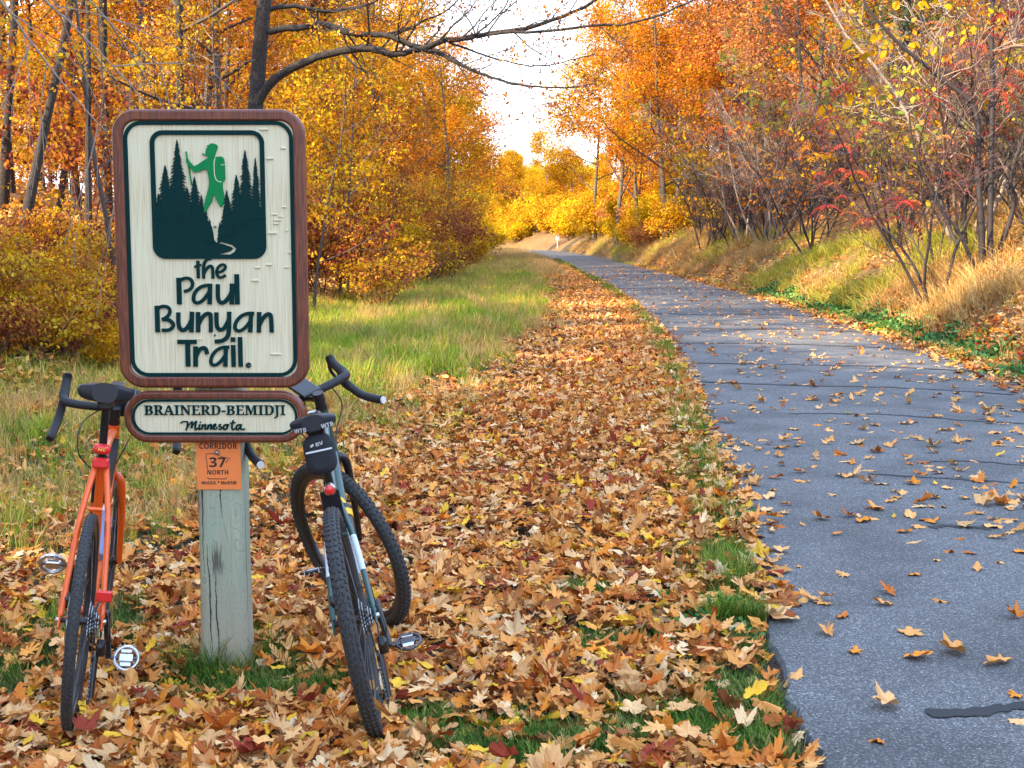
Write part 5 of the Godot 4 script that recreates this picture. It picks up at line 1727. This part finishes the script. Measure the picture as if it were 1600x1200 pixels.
	# leafy shrubs and saplings behind the thicket
	for j in 46:
		var d := 22.0 + rng.randf() * 62.0
		var s := 4.2 + absf(rng.randfn()) * 6.0
		if absf(edge(d) + wide(d) + s) > d * 0.47:
			continue
		plant("bank_sapling", sapling[k % 5], "%s sapling behind the bare thicket on the right bank" % ["orange", "olive green", "pinkish red", "golden", "rust"][k % 5], "sapling", "saplings on the right bank", gp(edge(d) + wide(d) + s, -d), rnd(0, TAU), rnd(0.6, 1.1), M.twig, M.twig, [MUTED, OLIVE, PINKISH, MUTED, RUST][k % 5], 0.6, M.clump_small if d < 35 else M.clump_mid, 0.22, 1.1)
		k += 1
	# --- beyond the bend: sunlit trees that close the view
	k = 0
	for j in 40:
		var d := 158.0 + rng.randf() * 62.0
		var x := -46.0 + 78.0 * (j + rng.randf()) / 40.0
		if d < 200 and x < edge(d) + wide(d) + 2.5 and x > edge(d) - 2.0:
			d += 44.0
		plant("far_tree", low[k % 4], "sunlit %s tree closing the view beyond the bend" % ["yellow", "golden", "salmon pink", "lemon yellow", "orange"][k % 5], "tree", "far trees beyond the bend", gp(x, -d), rnd(0, TAU), rnd(0.72, 0.95), M.bark_grey, M.twig_pale, [YELLOW, GOLD, ORANGE, YELLOW, GOLD][k % 5], 2.4, M.clump_big, 0.5, 1.35)
		k += 1
	for j in 34:
		var d := 186.0 + rng.randf() * 60.0
		plant("far_tree", low[k % 4], "sunlit %s tree closing the view beyond the bend" % ["yellow", "golden", "salmon pink", "lemon yellow", "orange"][k % 5], "tree", "far trees beyond the bend", gp(-22.0 + 44.0 * (j + rng.randf()) / 34.0, -d), rnd(0, TAU), rnd(0.7, 0.92), M.bark_grey, M.twig_pale, [YELLOW, GOLD, ORANGE, YELLOW, YELLOW][k % 5], 3.4, M.clump_big, 0.5, 1.35)
		k += 1
	for j in 40:
		var d := 150.0 + rng.randf() * 40.0
		plant("far_shrub", bush[k % 5], "pale sunlit %s shrub beside the far trail" % ["straw", "yellow", "pink"][k % 3], "shrub", "far shrubs by the bend", gp(edge(d) + wide(d) + rnd(2.0, 18.0), -d), rnd(0, TAU), rnd(1.4, 2.6), M.twig_pale, M.twig_pale, [GOLD, YELLOW, GOLD][k % 3], 2.2, M.clump_small, 0.2, 1.6)
		k += 1
	for j in 40:
		var d := 72.0 + rng.randf() * 75.0
		plant("far_shrub", bush[k % 5], "pale sunlit shrub", "shrub", "far shrubs by the bend", gp(edge(d) + wide(d) + rnd(1.0, 6.0), -d), rnd(0, TAU), rnd(0.9, 1.7), M.twig_pale, M.twig_pale, [GOLD, MUTED, YELLOW][k % 3], 1.3, M.clump_small, 0.2, 1.2)
		k += 1
	for j in 44:
		var d := 96.0 + rng.randf() * 75.0
		var left := j % 2 == 0
		var x := edge(d) - rnd(4.0, 11.0) if left else edge(d) + wide(d) + rnd(1.2, 9.0)
		plant("far_shrub", bush[k % 5], "pale sunlit %s shrub beside the far trail" % ["straw", "yellow", "pink"][k % 3], "shrub", "far shrubs by the bend", gp(x, -d), rnd(0, TAU), rnd(1.2, 2.1), M.twig_pale, M.twig_pale, [GOLD, YELLOW, ORANGE][k % 3], 1.6, M.clump_small, 0.2, 1.5)
		k += 1
	# a small white notice far down the trail
	var nb := thing("far_notice", "tiny white notice on a post far down the trail", "sign", gp(edge(140.0) + wide(140.0) + 0.5, -142.0))
	part("post", rboxm(Vector3(0.09, 1.5, 0.09), 0.01), M.white_paint, nb, Transform3D(Basis(), Vector3(0, 0.75, 0)))
	part("board", rboxm(Vector3(0.34, 0.5, 0.03), 0.01), M.white_plastic, nb, Transform3D(Basis(), Vector3(0, 1.2, 0.065)))
	# woods beside and behind the camera go on: they throw the shade on the near ground
	for q in [[-9.5, 3.0], [-12.5, 6.0], [-8.8, -3.4], [-12.0, -1.0], [-14.5, 2.0], [-9.5, 8.5], [-13.0, 11.5], [-16.0, 7.0], [-10.5, -7.0], [-14.5, -4.5], [-8.0, 13.5], [-11.5, 16.5], [-17.5, 14.0], [-11.0, -11.0], [-14.0, -14.5], [-18.5, -2.5], [-18.5, -9.0], [-9.0, 19.0], [-19.0, 3.0], [-6.8, 5.5]]:
		plant("shade_tree", low[k % 4], "orange leaved tree of the left woods beside the viewer", "tree", "trees beside the viewer", gp(q[0], q[1]), rnd(0, TAU), rnd(0.95, 1.2) * (0.76 if q[1] < -2.0 else 1.0), M.bark_grey, M.twig, [ORANGE, GOLD][k % 2], 2.6, M.clump_big, 0.5, 1.1)
		k += 1

# ---------------------------------------------------------------- grass
func tuft(blades: int, h: float, spread: float, w: float, lean: float, sd: int) -> ArrayMesh:
	var r := RandomNumberGenerator.new()
	r.seed = sd
	var b := Buf.new()
	for k in blades:
		var a := r.randf() * TAU
		var base := Vector3(cos(a), 0, sin(a)) * spread * sqrt(r.randf())
		var a2 := a + r.randf_range(-1.2, 1.2)
		var out := Vector3(cos(a2), 0, sin(a2)) * lean * r.randf_range(0.3, 1.5)
		var side := Vector3(-sin(a2), 0, cos(a2)).rotated(Vector3.UP, r.randf_range(-1, 1)) * w * 0.5
		var hh := h * r.randf_range(0.5, 1.15)
		var v := r.randf_range(0.65, 1.25)
		var at := b.v.size()
		for q in [[0.0, 1.0], [0.35, 0.9], [0.72, 0.6], [1.0, 0.0]]:
			var t: float = q[0]
			var p := base + Vector3.UP * hh * (t - 0.25 * t * t * lean * 2.0) + out * hh * t * t
			if q[1] > 0.0:
				b.v.append(p - side * q[1])
				b.v.append(p + side * q[1])
				b.c.append(Color(v, v, v)); b.c.append(Color(v, v, v))
			else:
				b.v.append(p)
				b.c.append(Color(v * 1.1, v * 1.05, v))
		b.tri(at, at + 1, at + 2); b.tri(at + 1, at + 3, at + 2)
		b.tri(at + 2, at + 3, at + 4); b.tri(at + 3, at + 5, at + 4)
		b.tri(at + 4, at + 5, at + 6)
	return b.mesh()

const GRASSES := [[0.16, 0.28, 0.024], [0.25, 0.37, 0.03], [0.34, 0.40, 0.04], [0.11, 0.22, 0.022], [0.50, 0.42, 0.06]]
const STRAWS := [[0.56, 0.36, 0.13], [0.64, 0.44, 0.18], [0.48, 0.28, 0.09], [0.60, 0.36, 0.10], [0.40, 0.27, 0.12]]
const DARKGRASS := [[0.045, 0.125, 0.014], [0.07, 0.17, 0.018], [0.10, 0.21, 0.025], [0.035, 0.09, 0.014], [0.18, 0.25, 0.04], [0.32, 0.28, 0.09]]
const WEEDS := [[0.06, 0.19, 0.05], [0.08, 0.23, 0.06], [0.05, 0.15, 0.05], [0.11, 0.26, 0.05], [0.14, 0.28, 0.09]]

func lay(xs: Array, cs: Array, x: float, z: float, s: float, pal: Array):
	xs.append(Transform3D(Basis(Vector3.UP, rnd(0, TAU)) * Basis(Vector3.RIGHT, rnd(-0.12, 0.12)) * Basis.from_scale(Vector3(s, s * rnd(0.75, 1.25), s)), gp(x, z) - Vector3(0, 0.01, 0)))
	var c: Array = pick(pal)
	var v := rnd(0.8, 1.2)
	cs.append(Color(c[0] * v, c[1] * v, c[2] * v))

func green_patch(x: float, d: float) -> float:   # where the near lawn shows between the leaves
	var g := 0.0
	for q in [[-1.0, 4.45, 0.30, 0.22], [-0.75, 4.30, 0.30, 0.18], [-0.30, 3.98, 0.16, 0.12], [0.10, 3.75, 0.45, 0.22], [0.55, 3.95, 0.32, 0.25], [0.85, 4.15, 0.28, 0.35], [0.82, 3.75, 0.25, 0.22], [0.35, 4.75, 0.2, 0.12], [0.3, 5.4, 0.16, 0.14], [0.92, 5.1, 0.14, 0.3], [-1.75, 5.3, 0.3, 0.3], [-2.0, 4.7, 0.25, 0.2], [0.95, 4.6, 0.12, 0.3], [1.05, 6.1, 0.15, 0.3]]:
		var e := Vector2((x - q[0]) / q[2], (d - q[1]) / q[3]).length()
		g = maxf(g, clampf(1.35 - e, 0, 1))
	return clampf(g + noise.get_noise_2d(x * 4.0, d * 4.0) * 0.5 * g, 0, 1)

func verge_green(s: float, x: float, d: float) -> float:   # 1 where the left verge is grass rather than leaves
	var k := noise.get_noise_2d(x * 0.55 + 11.0, d * 0.4) * 0.9 + noise.get_noise_2d(x * 2.1, d * 1.6 + 5.0) * 0.6
	var inner := 3.1 - clampf((d - 8.0) * 0.055, 0, 0.75)
	var mixed := 0.5 + 0.5 * smoothstep(9.0, 17.0, d)
	return mixed * clampf(smoothstep(inner - 0.5, inner + 0.7, -s + k * 0.9) * smoothstep(5.0, 8.5, d + k * 1.6) * (1.0 - smoothstep(6.0, 7.0, -s + k * 0.5)), 0, 1)

func build_grass():
	var lawn := tuft(16, 0.085, 0.05, 0.0035, 0.6, 11)
	var tall := tuft(16, 0.33, 0.08, 0.0055, 0.55, 12)
	var dry := tuft(15, 0.50, 0.13, 0.0070, 0.8, 13)
	var weed := clump(22, 0.11, 0.045, 14, true)
	var xs := []
	var cs := []
	# near lawn showing through the leaves
	var tries := 0
	for j in 26000:
		var d := 3.3 + 3.4 * pow(rng.randf(), 1.2)
		var x := rnd(-2.4, 1.12)
		if x > edge(d) - 0.05:
			continue
		if rng.randf() < green_patch(x, d):
			lay(xs, cs, x, -d, rnd(0.55, 1.0), DARKGRASS)
	scatter("lawn_grass", lawn, M.grass, xs, cs, self).set_meta("label", "short dark green grass showing between the fallen leaves")
	# green verge
	xs = []
	cs = []
	for j in 52000:
		var d := 5.0 + 75.0 * pow(rng.randf(), 2.0)
		var s := -rnd(1.2, 7.4)
		var x := edge(d) + s
		if x < -0.46 * d:
			continue
		var g := verge_green(s, x, d)
		if rng.randf() < g * 0.85 or (s < -2.0 and d > 6.5 and rng.randf() < 0.05):
			var k := noise.get_noise_2d(x * 0.8, d * 0.5 + 30.0)
			lay(xs, cs, x, -d, rnd(0.5, 1.05) * (1.0 + d * 0.007) * (0.75 if d < 10 else 1.0), GRASSES if rng.randf() < (0.62 if x > -0.2 * d else 0.40) + k else STRAWS)
	scatter("verge_grass", tall, M.grass, xs, cs, self).set_meta("label", "green grass of the left verge mixed with straw")
	# grass fringe along both edges of the trail
	xs = []
	cs = []
	for j in 5200:
		var d := 5.0 + 80.0 * pow(rng.randf(), 1.8)
		var k := noise.get_noise_1d(d * 0.9 + 300.0) + noise.get_noise_1d(d * 0.25) * 0.6
		if k > -0.05:
			lay(xs, cs, edge(d) - absf(rng.randfn()) * 0.13 - 0.03, -d, rnd(0.25, 0.55) * (1.0 + d * 0.006), DARKGRASS if rng.randf() < 0.7 else GRASSES)
		if rng.randf() < 0.5:
			lay(xs, cs, edge(d) + wide(d) + 0.05 + absf(rng.randfn()) * 0.2, -d, rnd(0.3, 0.7), GRASSES if rng.randf() < 0.6 else STRAWS)
	scatter("edge_grass", tall, M.grass, xs, cs, self).set_meta("label", "low grass fringe along the trail's edges")
	# green weeds: a ragged row along the right edge and small plants along the left one
	xs = []
	cs = []
	for j in 4200:
		var d := 11.0 + 24.0 * pow(rng.randf(), 1.3)
		var k := noise.get_noise_1d(d * 0.8 + 20.0) + 0.35
		if rng.randf() < k * 1.3:
			lay(xs, cs, edge(d) + wide(d) + 0.42 + rng.randfn() * 0.17, -d, rnd(0.8, 1.9), WEEDS)
	var xs2 := []
	var cs2 := []
	for q in [[0.90, 5.1, 0.06], [0.78, 5.0, 0.07], [0.62, 4.9, 0.06], [1.50, 11.0, 0.10], [1.36, 9.3, 0.08], [1.62, 12.6, 0.12], [-0.05, 12.6, 0.16], [-1.2, 11.4, 0.3], [-1.9, 13.0, 0.4], [1.12, 6.9, 0.07], [0.4, 11.4, 0.12]]:
		for j in 16:
			lay(xs, cs, q[0] + rng.randfn() * q[2], -q[1] + rng.randfn() * q[2] * 1.5, rnd(0.45, 0.9), WEEDS)
	for j in 46:
		var a := rng.randf() * TAU
		xs2.append(Transform3D(Basis(Vector3.UP, rnd(0, TAU)) * Basis.from_scale(Vector3.ONE * rnd(0.3, 0.62)), gp(-1.05 + cos(a) * rnd(0.10, 0.24), -4.665 + sin(a) * rnd(0.09, 0.2))))
		var c: Array = pick(DARKGRASS)
		cs2.append(Color(c[0], c[1], c[2]))
	scatter("post_grass", tall, M.grass, xs2, cs2, self).set_meta("label", "dark grass tufts round the foot of the sign post")
	scatter("weeds", weed, M.grass, xs, cs, self).set_meta("label", "dark green leafy weeds along the trail's edge")
	# straw on the right bank
	xs = []
	cs = []
	for j in 26000:
		var d := 11.0 + 120.0 * pow(rng.randf(), 1.9)
		var s := 0.55 + absf(rng.randfn()) * 2.0
		var x := edge(d) + wide(d) + s
		var k := noise.get_noise_2d(x * 0.5 + 60.0, d * 0.22) + noise.get_noise_2d(x * 0.2 + 5.0, d * 0.07)
		if rng.randf() < clampf(0.42 + k * 1.3, 0.02, 0.9) * (1.0 if s < 3.5 else 0.4):
			var gr := noise.get_noise_2d(x * 0.3, d * 0.1 + 77.0) + (0.28 if d > 24 and d < 40 and s < 2.6 else -0.1)
			lay(xs, cs, x, -d, rnd(0.35, 1.2), [[0.34, 0.34, 0.04], [0.42, 0.42, 0.05], [0.26, 0.30, 0.05], [0.56, 0.46, 0.10]] if gr > 0.1 else STRAWS)
	for j in 5000:   # and on the far left side towards the bend
		var d := 50.0 + 110.0 * rng.randf()
		lay(xs, cs, edge(d) - 1.0 - absf(rng.randfn()) * 2.6, -d, rnd(0.6, 1.5), STRAWS)
	for j in 2500:
		var d := 150.0 + 60.0 * rng.randf()
		lay(xs, cs, rnd(-20.0, 24.0), -d, rnd(1.2, 2.4), STRAWS)
	scatter("straw_grass", dry, M.grass, xs, cs, self).set_meta("label", "golden dry grass on the bank right of the trail")

# ---------------------------------------------------------------- fallen leaves
func fallen(kind: int, sd: int, crush := 0.0) -> ArrayMesh:   # one dry leaf about 1 unit long, lobed outline, curled and creased
	var r := RandomNumberGenerator.new()
	r.seed = sd
	var half := []
	if kind == 0:   # maple: angle from the tip, reach
		half = [[0, 1.0], [9, 0.80], [15, 0.84], [23, 0.68], [31, 0.58], [37, 0.74], [45, 0.80], [52, 0.98], [59, 0.80], [66, 0.76], [74, 0.56], [84, 0.55], [94, 0.70], [103, 0.76], [112, 0.62], [130, 0.55], [146, 0.46], [162, 0.36], [176, 0.18]]
	elif kind == 1:   # red oak: pointed lobes
		half = [[0, 1.18], [5, 0.95], [11, 1.0], [13, 0.70], [16, 0.50], [24, 0.80], [31, 0.86], [36, 0.62], [36, 0.34], [50, 0.50], [60, 0.66], [69, 0.50], [78, 0.28], [98, 0.38], [112, 0.50], [124, 0.40], [138, 0.34], [152, 0.42], [166, 0.48], [176, 0.42]]
	elif kind == 2:   # white oak: round lobes
		half = [[0, 1.15], [8, 1.08], [14, 0.92], [14, 0.70], [22, 0.78], [30, 0.76], [33, 0.55], [36, 0.38], [50, 0.50], [62, 0.50], [70, 0.36], [84, 0.28], [104, 0.36], [120, 0.38], [134, 0.28], [148, 0.34], [164, 0.48], [176, 0.50]]
	else:   # small oval leaf
		half = [[0, 1.0], [10, 0.86], [22, 0.74], [38, 0.62], [58, 0.52], [82, 0.46], [108, 0.46], [134, 0.50], [158, 0.54], [176, 0.56]]
	var out := []
	for q in half:
		out.append([deg_to_rad(q[0]), q[1]])
	for k in range(half.size() - 1, 0, -1):
		out.append([-deg_to_rad(half[k][0]), half[k][1] * r.randf_range(0.88, 1.08)])
	var b := Buf.new()
	var curl := r.randf_range(-0.2, 0.9) + crush
	var fold := r.randf_range(-0.15, 0.8) + crush * 0.7
	var tw := r.randf_range(-0.5, 0.5)
	var ph := r.randf() * TAU
	var place := func(a: float, l: float) -> Vector3:
		var x := sin(a) * l
		var y := cos(a) * l
		var h := curl * y * absf(y) * 0.5 + fold * absf(x) * 0.75 + tw * x * y * 0.8 + (0.15 + 0.12 * crush) * l * sin(a * 5.0 + ph) + 0.07 * l * l * sin(a * 9.0 + ph * 2.0)
		return Vector3(x, h, -y)
	b.v.append(Vector3.ZERO)
	b.c.append(Color(1.1, 1.05, 1.0))
	var n := out.size()
	for ringk in 2:
		for q in out:
			var l: float = q[1] * (0.48 if ringk == 0 else 1.0)
			b.v.append(place.call(q[0], l))
			var v := r.randf_range(0.82, 1.1) * (1.0 if ringk == 0 else 0.92)
			var rib := 1.12 if cos(q[0] * 3.4) > 0.85 else 1.0
			b.c.append(Color(v * rib, v * rib, v * rib))
	for k in n:
		var m := (k + 1) % n
		b.tri(0, 1 + k, 1 + m)
		b.tri(1 + k, 1 + n + k, 1 + n + m)
		b.tri(1 + k, 1 + n + m, 1 + m)
	var s := b.v.size()   # the stalk
	var lo: float = -0.16 if kind == 0 else -0.5
	for q in [[-0.012, lo + 0.02], [0.012, lo + 0.02], [0.03, lo - 0.42], [0.045, lo - 0.42]]:
		b.v.append(Vector3(q[0], 0.02 - curl * 0.1, -q[1]))
		b.c.append(Color(0.8, 0.7, 0.6))
	b.tri(s, s + 1, s + 2); b.tri(s + 1, s + 3, s + 2)
	return b.mesh()

const DEAD := [[0.6936000000000001, 0.303, 0.084], [0.74, 0.382, 0.136], [0.6732, 0.314, 0.098], [0.5916, 0.196, 0.036], [0.5304, 0.146, 0.026], [0.74, 0.421, 0.184], [0.74, 0.509, 0.279], [0.3876, 0.098, 0.026], [0.74, 0.43, 0.041], [0.714, 0.245, 0.031], [0.2856, 0.049, 0.026], [0.6732, 0.352, 0.146], [0.612, 0.245, 0.06], [0.5508000000000001, 0.176, 0.041], [0.306, 0.107, 0.036], [0.7343999999999999, 0.323, 0.07], [0.74, 0.45, 0.212], [0.6936000000000001, 0.303, 0.084], [0.74, 0.382, 0.136], [0.6732, 0.314, 0.098], [0.6732, 0.352, 0.146]]

const TANS := [0, 1, 2, 5, 1, 5, 11, 4, 9, 2, 1, 3]

func build_leaves():
	var shapes := []
	for k in 16:
		shapes.append(fallen([0, 1, 1, 2, 2, 0, 1, 3, 3, 2, 1, 0, 3, 1, 0, 2][k], 60 + k, [0.1, 0, 0.2, 0.5, 0, 0.6, 0.4, 0, 0.4, 0.8, 1.1, 1.3, 0.6, 0.5, 0.6, 0.9][k]))
	var mats := []
	for c in DEAD:
		var m := leafy(0.25)
		m.albedo_color = lin(c[0], c[1], c[2])
		mats.append(m)
	# leaves of which each one can be seen: 190 on the near ground, 110 on the asphalt
	var gn: Node = M.ground_node
	var tn: Node = M.trail_node
	var count := 0
	while count < 190:
		var d := 3.55 + 1.5 * pow(rng.randf(), 1.3)
		var x := rnd(-1.95, 1.0)
		if x > edge(d) - 0.03 or absf(x) > d * 0.42 or rng.randf() < green_patch(x, d) * 0.8:
			continue
		var k := rng.randi() % 16
		var s := rnd(0.036, 0.070) * (0.62 if k in [7, 8] else 1.0)
		part("fallen_leaf", shapes[k], mats[8] if k in [7, 8] and rng.randf() < 0.6 else pick(mats), gn, leaf_pose(x, d, s, 0.35, rnd(0.045, 0.075)))
		count += 1
	count = 0
	var spots := []
	while count < 110:
		var d := 3.6 + 6.0 * pow(rng.randf(), 1.0)
		var x := edge(d) + WIDE * rng.randf()
		if x > d * 0.44:
			continue
		var good := true
		for e in spots:
			if e.distance_to(Vector2(x, d)) < 0.16 and rng.randf() < 0.8:
				good = false
		if d < 5.0 and rng.randf() < 0.25:
			good = false
		if not good:
			continue
		spots.append(Vector2(x, d))
		var k := rng.randi() % 16
		var s := rnd(0.042, 0.076) * (0.62 if k in [7, 8] else 1.0)
		part("fallen_leaf", shapes[k], mats[8] if k in [7, 8] and rng.randf() < 0.3 else mats[pick(TANS)], tn, leaf_pose(x, d, s, 0.10, 0.008))
		count += 1
	# the rest of the carpet
	var xs := []
	var cs := []
	for k in 16:
		xs.append([])
		cs.append([])
	for j in 40000:   # near verge
		var d := 3.2 + 9.3 * pow(rng.randf(), 1.35)
		var s := -rnd(0.03, 5.2)
		var x := edge(d) + s
		if absf(x) > d * 0.44 + 0.2:
			continue
		var g := green_patch(x, d)
		var vg := verge_green(s, x, d)
		if rng.randf() < g * 0.93 or rng.randf() < vg * 0.72:
			continue
		if s < -2.6 and rng.randf() < 0.25:
			continue
		add_leaf(xs, cs, x, d, rnd(0.026, 0.070), 0.42, rnd(0.0, 0.075) * (1.0 - 0.7 * g))
	for j in 46000:   # farther verge and strip beside the trail
		var d := 11.0 + 60.0 * pow(rng.randf(), 1.6)
		var s := -absf(rng.randfn()) * 1.25
		if rng.randf() < 0.35:
			s = -rnd(0.0, 6.5)
		var x := edge(d) + s
		if rng.randf() < verge_green(s, x, d) * 0.9:
			continue
		add_leaf(xs, cs, x, d, rnd(0.038, 0.078), 0.45, rnd(0.0, 0.05))
	for j in 2400:   # on the trail
		var d := 6.5 + 60.0 * pow(rng.randf(), 1.45)
		var w := wide(d)
		var t := rng.randf()
		if rng.randf() < 0.3:
			t = 1.0 - pow(rng.randf(), 3.0)
		var dens := 0.75 + noise.get_noise_2d(t * 3.0, d * 0.4) * 0.9
		if rng.randf() > dens:
			continue
		add_leaf(xs, cs, edge(d) + w * t, d, rnd(0.042, 0.080), 0.10, 0.008, false, true)
	for j in 2200:   # drifts against both edges
		var d := 5.0 + 45.0 * pow(rng.randf(), 1.5)
		var right := rng.randf() < 0.65
		var x := edge(d) + wide(d) - absf(rng.randfn()) * 0.22 + 0.1 if right else edge(d) + absf(rng.randfn()) * 0.07
		add_leaf(xs, cs, x, d, rnd(0.045, 0.08), 0.25, rnd(0.01, 0.03))
	for j in 24000:   # right bank
		var d := 11.0 + 60.0 * pow(rng.randf(), 1.6)
		var s := rnd(0.0, 1.0) if rng.randf() < 0.3 else absf(rng.randfn()) * 4.5
		add_leaf(xs, cs, edge(d) + wide(d) + s, d, rnd(0.05, 0.09), 0.4, rnd(0.0, 0.07))
	for j in 46000:   # floor of the left woods
		var d := 11.0 + 55.0 * pow(rng.randf(), 1.3)
		var s := -5.6 - absf(rng.randfn()) * 9.0
		add_leaf(xs, cs, edge(d) + s, d, rnd(0.055, 0.10), 0.45, rnd(0.0, 0.10), true)
	var root := Node3D.new()
	root.name = "leaf_litter"
	add_child(root, true)
	root.set_meta("kind", "stuff")
	root.set_meta("label", "carpet of fallen maple and oak leaves on the ground and trail")
	for k in 16:
		scatter("leaves", shapes[k], M.leaf, xs[k], cs[k], root)

func leaf_pose(x: float, d: float, s: float, tilt: float, lift: float) -> Transform3D:
	var b := Basis(Vector3.UP, rnd(0, TAU)) * Basis(Vector3(rng.randfn(), 0, rng.randfn()).normalized(), rng.randfn() * tilt) * Basis(Vector3.UP, rnd(0, TAU))
	if rng.randf() < 0.4:
		b = b * Basis(Vector3.BACK, PI)
	return Transform3D(b * Basis.from_scale(Vector3(s, s * rnd(0.5, 1.1), s * rnd(0.9, 1.15))), Vector3(x, top(x, d) + lift, -d))

func add_leaf(xs: Array, cs: Array, x: float, d: float, s: float, tilt: float, lift: float, yellower := false, tan_only := false):
	var k := rng.randi() % 16
	if k in [7, 8]:
		s *= 0.6
	xs[k].append(leaf_pose(x, d, s, tilt, lift))
	var c: Array = DEAD[pick(TANS)] if tan_only else pick(DEAD)
	if k in [7, 8] and rng.randf() < 0.35:
		c = DEAD[8]
	if yellower and rng.randf() < 0.5:
		c = [0.70, 0.42, 0.10]
	var v := rnd(0.72, 1.14)
	cs[k].append(Color(c[0] * v, c[1] * v, c[2] * v))

# ---------------------------------------------------------------- labels that single out each plant of a group: its look, where it is seen, its turn among its like there
const TURN := ["nearest", "second nearest", "third nearest", "fourth nearest", "fifth nearest", "sixth nearest", "seventh nearest", "eighth nearest", "ninth nearest", "tenth nearest", "eleventh nearest", "twelfth nearest", "thirteenth nearest", "fourteenth nearest", "fifteenth nearest", "sixteenth nearest", "seventeenth nearest", "eighteenth nearest", "nineteenth nearest", "twentieth nearest", "twenty-first nearest", "twenty-second nearest", "twenty-third nearest", "twenty-fourth nearest", "twenty-fifth nearest", "twenty-sixth nearest", "twenty-seventh nearest", "twenty-eighth nearest", "twenty-ninth nearest", "thirtieth nearest", "thirty-first nearest", "thirty-second nearest", "thirty-third nearest", "thirty-fourth nearest", "thirty-fifth nearest", "thirty-sixth nearest", "thirty-seventh nearest", "thirty-eighth nearest", "thirty-ninth nearest", "fortieth nearest", "forty-first nearest", "forty-second nearest", "forty-third nearest", "forty-fourth nearest", "forty-fifth nearest", "forty-sixth nearest", "forty-seventh nearest", "forty-eighth nearest", "forty-ninth nearest", "fiftieth nearest"]
const LOOKS := {
	"trees deep in the left woods": "tall autumn tree in the left woods", "saplings under the left woods": "thin leafy sapling in the left woods",
	"shrubs at the edge of the left woods": "leafy shrub edging the left woods", "bare shrubs on the right bank": "bare crooked shrub on the bank",
	"trees on the right bank": "autumn tree on the right bank", "saplings on the right bank": "slim leafy sapling on the bank",
	"far trees beyond the bend": "sunlit far tree beyond the bend", "far shrubs by the bend": "pale far shrub by the bend", "trees beside the viewer": "shade tree beside the viewer"}

func name_groups():
	var lists := {}
	for o in get_children():
		if not o.has_meta("group") or not LOOKS.has(o.get_meta("group")):
			continue
		var d := maxf(-o.position.z, 0.1)
		var px: float = 800.0 + 2000.0 * o.position.x / d
		var zone := "at the right edge"
		for q in [[0, "beyond the left edge"], [90, "at the left edge"], [185, "just left of the sign"], [260, "behind the sign's left third"], [335, "behind the sign's middle"], [410, "behind the sign's right third"], [485, "behind the sign's right edge"], [545, "just right of the sign"], [610, "above the green bicycle's handlebar"], [680, "above the green verge"], [745, "left of the sky gap"], [810, "left half of the sky gap"], [870, "right half of the sky gap"], [950, "right of the sky gap"], [1040, "left of the three stemmed maple"], [1120, "right of the three stemmed maple"], [1210, "above the yellow green grass"], [1300, "right of the yellow green grass"], [1400, "left of the dark thicket"], [1500, "behind the dark thicket"], [1600, "at the right edge"], [99999, "beyond the right edge"]]:
			if px < q[0]:
				zone = q[1]
				break
		if -o.position.z < 0.0:
			zone = "behind the viewer"
		var key: String = o.get_meta("group") + zone
		if not lists.has(key):
			lists[key] = []
		lists[key].append([o.position.length(), o, zone])
	for key in lists:
		var l: Array = lists[key]
		l.sort_custom(func(a, b): return a[0] < b[0])
		for k in l.size():
			l[k][1].set_meta("label", "%s, %s, %s there" % [LOOKS[l[k][1].get_meta("group")], l[k][2], TURN[mini(k, TURN.size() - 1)]])
